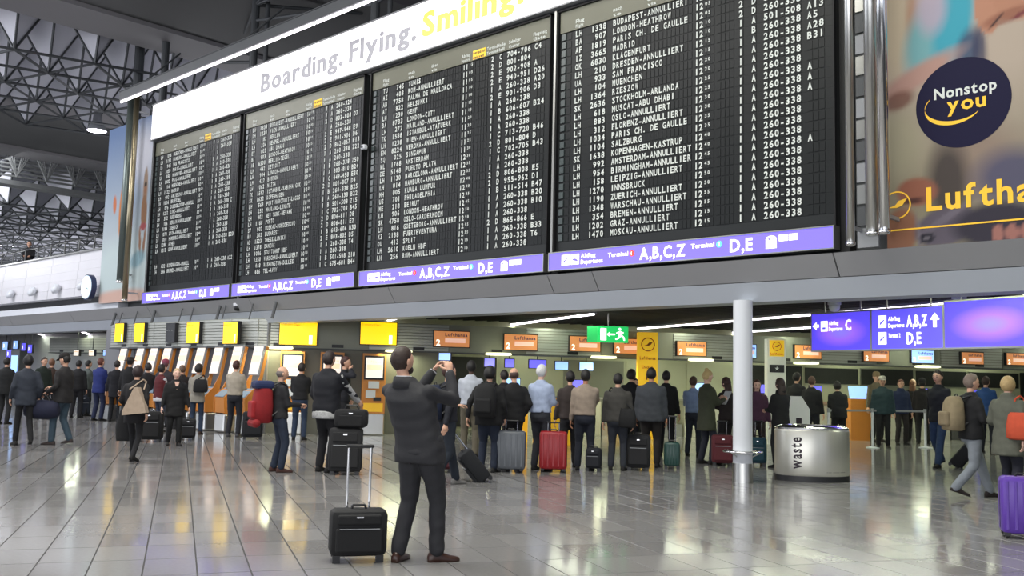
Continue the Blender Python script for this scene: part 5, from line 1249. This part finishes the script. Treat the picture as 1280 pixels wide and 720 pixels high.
# ---- luggage
def ang_at(pos, ang): return math.atan2(pos[1], pos[0])-PI/2-math.radians(ang)
def suitcase(label, px, py, w_, h_, d_, rgb, ang=0, hh=0.0, tilt=0.0, hard=False, pos=None, bag_cat='suitcase', grp=None, chrome=True, two=False):
    P = Vector(pos) if pos else onz(px, py)
    t = thing('suitcase', label, bag_cat, tuple(P), ang_at(P, ang), grp)
    m_ = mat('shell_%d_%d_%d' % rgb, C8(*rgb), .35 if hard else .8, var=.10, scale=20, bump=0 if hard else .25)
    Rt = Matrix.Rotation(math.radians(tilt), 4, 'X')
    def bd(mb, n, mt, par=t, sm=False):
        mb.v = [tuple(Rt @ Vector(v)) for v in mb.v]; return mb.build(n, mt, par, sm)
    sh_ = bd(MB().bbox((0,0,.05+h_/2),(w_,d_,h_),min(.045,d_*.22)),'shell',m_); smooth_angle(sh_, 35)
    if hard:
        mb = MB(); n = 5
        for i in range(n):
            x = -w_*.38+w_*.76*i/(n-1)
            for sy in (-1,1): mb.bbox((x,sy*d_/2,.05+h_/2),(w_*.07,.014,h_*.86),.006)
        bd(mb,'ribs',m_)
        bd(MB().box((-w_/2-.003,-.008,.1),(w_/2+.003,.008,h_)),'zip_band',BLACK)
    else:
        bd(MB().bbox((0,-d_/2-.008,.05+h_*.36),(w_*.82,.045,h_*.52),.016),'front_pocket',m_); bd(MB().bbox((0,-d_/2-.006,.05+h_*.80),(w_*.76,.035,h_*.22),.014),'front_pocket',m_)
        bd(MB().box((-w_*.35,-d_/2-.034,.05+h_*.60),(w_*.35,-d_/2-.02,.05+h_*.615)),'zip',GREY)
        bd(MB().box((-w_*.06,-d_/2-.03,.05+h_*.84),(w_*.06,-d_/2-.022,.05+h_*.875)),'badge',CHROME)
    mb = MB(); mb.path([(-.06,0,.05+h_-.005),(-.05,0,.05+h_+.028),(.05,0,.05+h_+.028),(.06,0,.05+h_-.005)],.011,6); bd(mb,'top_handle',BLACK)
    for x in (-w_*.38, w_*.38):
        for y in ((-d_*.3, d_*.3) if two else (d_*.32,)):
            bd(MB().tube((x-.014,y,.028),(x+.014,y,.028),.028,.028,14),'wheel',BLACK); bd(MB().box((x-.03,y-.03,.03),(x+.03,y+.03,.065)),'wheel_housing',BLACK)
    if not two:
        for x in (-w_*.38, w_*.38): bd(MB().box((x-.03,-d_*.4,0),(x+.03,-d_*.2,.06)),'foot',BLACK)
    if hh:
        ht = bd(MB().tube((-w_*.2,d_*.3,.05+h_-.02),(-w_*.2,d_*.3,.05+h_+hh),.011,.011,8).tube((w_*.2,d_*.3,.05+h_-.02),(w_*.2,d_*.3,.05+h_+hh),.011,.011,8),'telescopic_handle',CHROME)
        bd(MB().bbox((0,d_*.3,.05+h_+hh),(w_*.4+.05,.03,.03),.012),'grip',BLACK,ht)
    return t
suitcase('small black cabin case with tall extended handle beside the suited photographer',446,701,.46,.37,.24,(20,20,22),-6,hh=.50)
suitcase('large black soft suitcase under a black bag, by the man in the vest',431,593,.50,.66,.30,(28,28,30),5)
suitcase('grey hard-shell suitcase with a short raised handle',638,590,.48,.62,.28,(92,96,102),3,hh=.16,hard=True,two=True)
suitcase('dark red hard-shell suitcase behind the pale shirted man',691,590,.46,.62,.28,(140,22,30),0,hh=.14,hard=True,two=True)
suitcase('black soft suitcase left of the wide grey jacket',798,588,.40,.56,.26,(22,22,25),4)
suitcase('small dark green rounded suitcase with tall raised handle',840,586,.28,.42,.22,(28,62,56),0,hh=.45,hard=True)
suitcase('maroon suitcase left of the round column',903,582,.40,.52,.24,(86,30,38),-5,hh=.25)
suitcase('teal suitcase just right of the round column',948,582,.30,.48,.24,(40,76,90),5,hh=.3)
suitcase('purple hard-shell suitcase cut by the right frame edge',1279,673,.42,.58,.26,(92,58,160),-10,hh=.0,hard=True,two=True)
suitcase('dark blue-grey suitcase with raised handle left of the royal blue coat',104,520,.40,.62,.26,(34,40,52),0,hh=.35)
suitcase('large black suitcase behind the striding woman with the beige bag',186,552,.55,.60,.30,(16,16,18),10)
suitcase('black suitcase left of the balding backpacker',315,549,.46,.58,.28,(18,20,26),0,hh=.12)
suitcase('black suitcase at the feet of the blonde woman in black',234,550,.34,.42,.24,(22,22,26),0)
suitcase('tilted black case with silver rails pulled by the hooded coat',608,602,.36,.52,.22,(24,26,30),80,hh=.45,tilt=40)
suitcase('tilted black case trailing the man in black who strides left',1190,584,.36,.50,.22,(20,20,24),-90,hh=.40,tilt=38)
suitcase('small black case by the beige-shirted man\'s right foot',742,589,.26,.34,.22,(20,22,30),10)
suitcase('maroon case low behind the photographer',552,590,.34,.34,.24,(70,24,34),0)
# black bag on top of the big suitcase
P = onz(431,593); P.z = .715*1.0
t = thing('holdall', 'black boxy bag resting on the large black suitcase', 'bag', tuple(P+Vector((.03,.0,-.01))), ang_at(P,8))
smooth_angle(MB().bbox((.05,0,.15),(.50,.28,.28),.06).build('shell', cloth((24,24,27)), t), 35); MB().path([(-.06,0,.28),(-.03,0,.35),(.13,0,.35),(.16,0,.28)],.012,6).build('handle', BLACK, t)
MB().bbox((.05,-.145,.12),(.36,.03,.16),.012).build('front_pocket', cloth((24,24,27)), t); MB().box((.03,-.165,.22),(.09,-.155,.24)).build('badge', CHROME, t)
# navy duffel between the couple at the left
a, c = world(PEOPLE['w1'], PEOPLE['w1']['wr'][1]), world(PEOPLE['m1'], PEOPLE['m1']['wr'][0]); mid = (a+c)/2; dd = (c-a); 
t = thing('duffel_bag', 'navy duffel bag carried between the couple at far left', 'bag', (mid.x,mid.y,mid.z-.44), math.atan2(dd.y,dd.x))
mb = MB(); mb.loft([[(x, r_*1.0*math.cos(2*PI*i/16), .16+r_*1.1*math.sin(2*PI*i/16)) for i in range(16)] for x, r_ in ((-.33,.06),(-.31,.13),(-.2,.165),(0,.175),(.2,.165),(.31,.13),(.33,.06))])
mb.build('bag_body', cloth((26,30,56)), t, True)
for y in (-.05,.05): MB().path([(-.17,y,.30),(-.10,y*.5,.42),(0,y*.3,.445),(.10,y*.5,.42),(.17,y,.30)],.012,6).build('handle', BLACK, t)
def backpack(key, label, rgb, w_=.32, h_=.48, d_=.2, extra=None, drop=0.0, dx=0):
    p = PEOPLE[key]; U_l = p['U']((0,0,1.2-drop)); o = world(p, U_l+Vector((dx,-.13-d_*.5,0)))
    t = thing('backpack', label, 'backpack', tuple(o), p['rz']); t.scale = (p['s'],)*3; c_ = cloth(rgb)
    mb = MB(); mb.loft([ering((0,y,z), rx, ry, 16, pw=3) for y, z, rx, ry in ((0,-h_/2,w_*.38,d_*.35),(0,-h_*.46,w_*.5,d_*.48),(0,-.05,w_*.5,d_*.5),(.01,h_*.3,w_*.46,d_*.42),(.02,h_*.46,w_*.34,d_*.3),(.03,h_*.5,w_*.2,d_*.18))])
    mb.build('bag_body', c_, t, True)
    MB().bbox((0,-d_*.48,-h_*.16),(w_*.74,.08,h_*.42),.03).build('front_pocket', cloth(extra or rgb), t)
    for x in (-w_*.3, w_*.3): MB().path([(x,d_*.3,h_*.42),(x,d_*.5+.08,h_*.52),(x,d_*.5+.20,h_*.46),(x*1.15,d_*.5+.235,h_*.2),(x*1.2,d_*.5+.20,-.02),(x*1.1,d_*.4,-h_*.32)],.016,6).build('shoulder_strap', BLACK, t)
    mb = MB(); mb.path([(-.04,d_*.2,h_*.49),(-.02,d_*.2,h_*.56),(.02,d_*.2,h_*.56),(.04,d_*.2,h_*.49)],.008,6); mb.build('top_loop', BLACK, t); return t
bp = backpack('m3','big red trekking backpack with blue trim on the balding man',(150,24,30),.40,.66,.34,(165,30,36),drop=.06)
MB().bbox((0,0,.30),(.36,.32,.14),.05).build('lid', cloth((34,48,92)), bp); MB().caps((-.17,-.12,-.33),(.17,-.12,-.33),.07,.07,10).build('sleeping_roll', cloth((150,24,30)), bp)
backpack('m7','navy backpack with white stripe on the striding young man',(22,34,62),.34,.50,.24,(24,38,70))
backpack('m21','tan backpack on the grey-haired striding man',(140,126,98),.34,.48,.26,(132,118,92))
backpack('m9','bulky black rucksack on the hooded coat',(20,20,22),.38,.56,.26)
def shoulder_bag(key, label, rgb, v, dims, strap_to, cat='bag', rz=0, tri=False):
    p = PEOPLE[key]; o = world(p, v); t = thing('shoulder_bag', label, cat, tuple(o), p['rz']+rz); c_ = cloth(rgb); w_, d_, h_ = dims
    if tri: MB().prism([(-w_/2,-h_/2),(w_/2,-h_/2+.05),(w_*.42,-h_*.12),(.04,h_/2),(-.02,h_/2),(-w_*.5,-h_*.35)],(0,-d_/2,0),(1,0,0),(0,0,1),(0,1,0),d_).build('bag_body', c_, t)
    else: MB().loft([ering((0,0,z),rx,ry,14,pw=3) for z, rx, ry in ((-h_/2,w_*.4,d_*.35),(-h_*.42,w_*.5,d_*.5),(0,w_*.5,d_*.5),(h_*.4,w_*.42,d_*.35),(h_*.5,w_*.34,d_*.15))]).build('bag_body', c_, t, True)
    q = world(p, strap_to)-o; q = Matrix.Rotation(-(p['rz']+rz),3,'Z') @ q
    mb = MB(); mb.path([(-w_*.3,0,h_*.42),(q.x-.03,q.y-.05,q.z-.02),(q.x,q.y,q.z+.02),(q.x+.03,q.y+.05,q.z-.02),(w_*.3,0,h_*.42)],.012,6); mb.build('strap', c_, t); return t
shoulder_bag('w2','triangular beige shoulder bag on the striding woman in black',(178,158,138),(.10,-.20,1.10),(.40,.12,.46),(.12,0,1.47),tri=True)
shoulder_bag('w14','orange handbag hanging on the grey-green parka',(200,80,50),(.22,-.12,1.08),(.34,.14,.36),(.17,0,1.47))
shoulder_bag('w6','black shoulder bag on the person in the grey jacket',(18,18,20),(.20,-.14,.95),(.30,.12,.32),(-.12,0,1.47))
shoulder_bag('w4','black shoulder bag over the white puffer jacket',(20,20,24),(.10,-.20,1.22),(.34,.14,.32),(.12,0,1.47))
p = PEOPLE['w2']; o = world(p, p['wr'][0]+Vector((-.02,.02,-.02))); t = tag(rm(MB().loft([ering((0,0,z),rx,ry,14) for z, rx, ry in ((-.55,.15,.06),(-.3,.17,.07),(-.05,.10,.07),(.03,.06,.06))]),'folded_coat',cloth((17,17,20)),None,.022,3),'black coat draped over the striding woman\'s left arm','coat'); t.location = tuple(o); t.rotation_euler = (0,0,p['rz'])
p = PEOPLE['w7']; o = world(p, (0,.42,1.24)); t = tag(MB().box((-.10,0,-.14),(.10,.004,.14)).box((-.09,.004,-.13),(.11,.007,.15)).build('paper_sheets', WHITE),'white papers read by the blonde woman in the olive coat','paper'); t.location = tuple(o); t.rotation_euler = (-.5,0,p['rz'])

# ---- belt posts, white lectern
BP = []
for k, (px, py, lb_) in enumerate(((1036,562,'pale belt post right of the waste bin, behind the black jackets'),(1091,560,'pale belt post in front of the teal jacket'),(1157,560,'pale belt post behind the striding man in jeans'))):
    P = onz(px, py); BP.append(P); t = thing('belt_post', lb_, 'post', tuple(P), 0, 'queue belt posts')
    MB().lathe([(.01,0),(.17,0),(.17,.015),(.05,.04),(.01,.041)], n=24).build('foot', WHITE, t, True); MB().tube((0,0,.03),(0,0,.98),.032,.032,14).build('shaft', WHITE, t); MB().tube((0,0,.90),(0,0,1.0),.038,.038,14).build('belt_head', GREY, t)
for k in range(2):
    a, c = BP[k], BP[k+1]; d = (c-a).normalized()*.038; n_ = Vector((-d.y,d.x,0)).normalized()*.002
    tag(MB().add([a+d+n_+Vector((0,0,.92)),c-d+n_+Vector((0,0,.92)),c-d+n_+Vector((0,0,.97)),a+d+n_+Vector((0,0,.97)),a+d-n_+Vector((0,0,.92)),c-d-n_+Vector((0,0,.92)),c-d-n_+Vector((0,0,.97)),a+d-n_+Vector((0,0,.97))],
        [(0,1,2,3),(7,6,5,4),(0,4,5,1),(3,2,6,7)]).build('queue_belt', GREY), ['dark queue belt between the post by the bin and the middle post','dark queue belt between the middle post and the right post'][k], 'belt')
P = dep(995,520,20.5); P.z = 0
t = thing('lectern', 'white chamfered lectern with a small dark mark, behind the waste bin', 'lectern', tuple(P), ra)
MB().prism([(-.28,0),(.30,0),(.30,1.02),(.12,1.30),(-.28,1.30)],(0,0,0),(1,0,0),(0,0,1),(0,1,0),.12).build('body', mat('lectern_white',(.85,.86,.80),.4,var=.03), t); MB().box((.0,-.008,.72),(.12,0,.84)).build('dark_mark', INKB, t)
# yellow desks behind the queue
for k, (px, py, w_, lb_) in enumerate(((690,556,.9,'bright yellow counter front behind the pale shirted man'),(650,553,.35,'yellow panel behind the bald man'),(1077,551,.6,'orange kiosk with blue screen left of the teal jacket'))):
    P = onz(px, py); t = thing('service_desk', lb_, 'desk', tuple(P), ra)
    MB().box((-w_/2,0,0),(w_/2,.4,1.1 if k < 2 else 1.2)).build('body', [YELLOW,YELLOW,ORANGE][k], t)
    if k == 2: MB().prism([(-.3,0),(.3,0),(.3,.4),(-.3,.4)],(0,.02,1.2),(1,0,0),(0,.4,.9),(0,.9,-.4),.05).build('screen', SCREENLB, t)
    else: MB().box((-w_/2-.03,-.04,1.1),(w_/2+.03,.44,1.14)).build('worktop', GREY, t)

# ---- evaluate all the remeshed surfaces in one go
dg = bpy.context.evaluated_depsgraph_get()
out = [(o, bpy.data.meshes.new_from_object(o.evaluated_get(dg)), m_, post) for o, m_, post in JOBS]
for o, me, m_, post in out:
    o.modifiers.clear(); old = o.data; o.data = me; me.materials.clear(); me.materials.append(m_)
    me.polygons.foreach_set('material_index', [0]*len(me.polygons)); me.polygons.foreach_set('use_smooth', [True]*len(me.polygons))
    if post: post(o)
    bpy.data.meshes.remove(old)
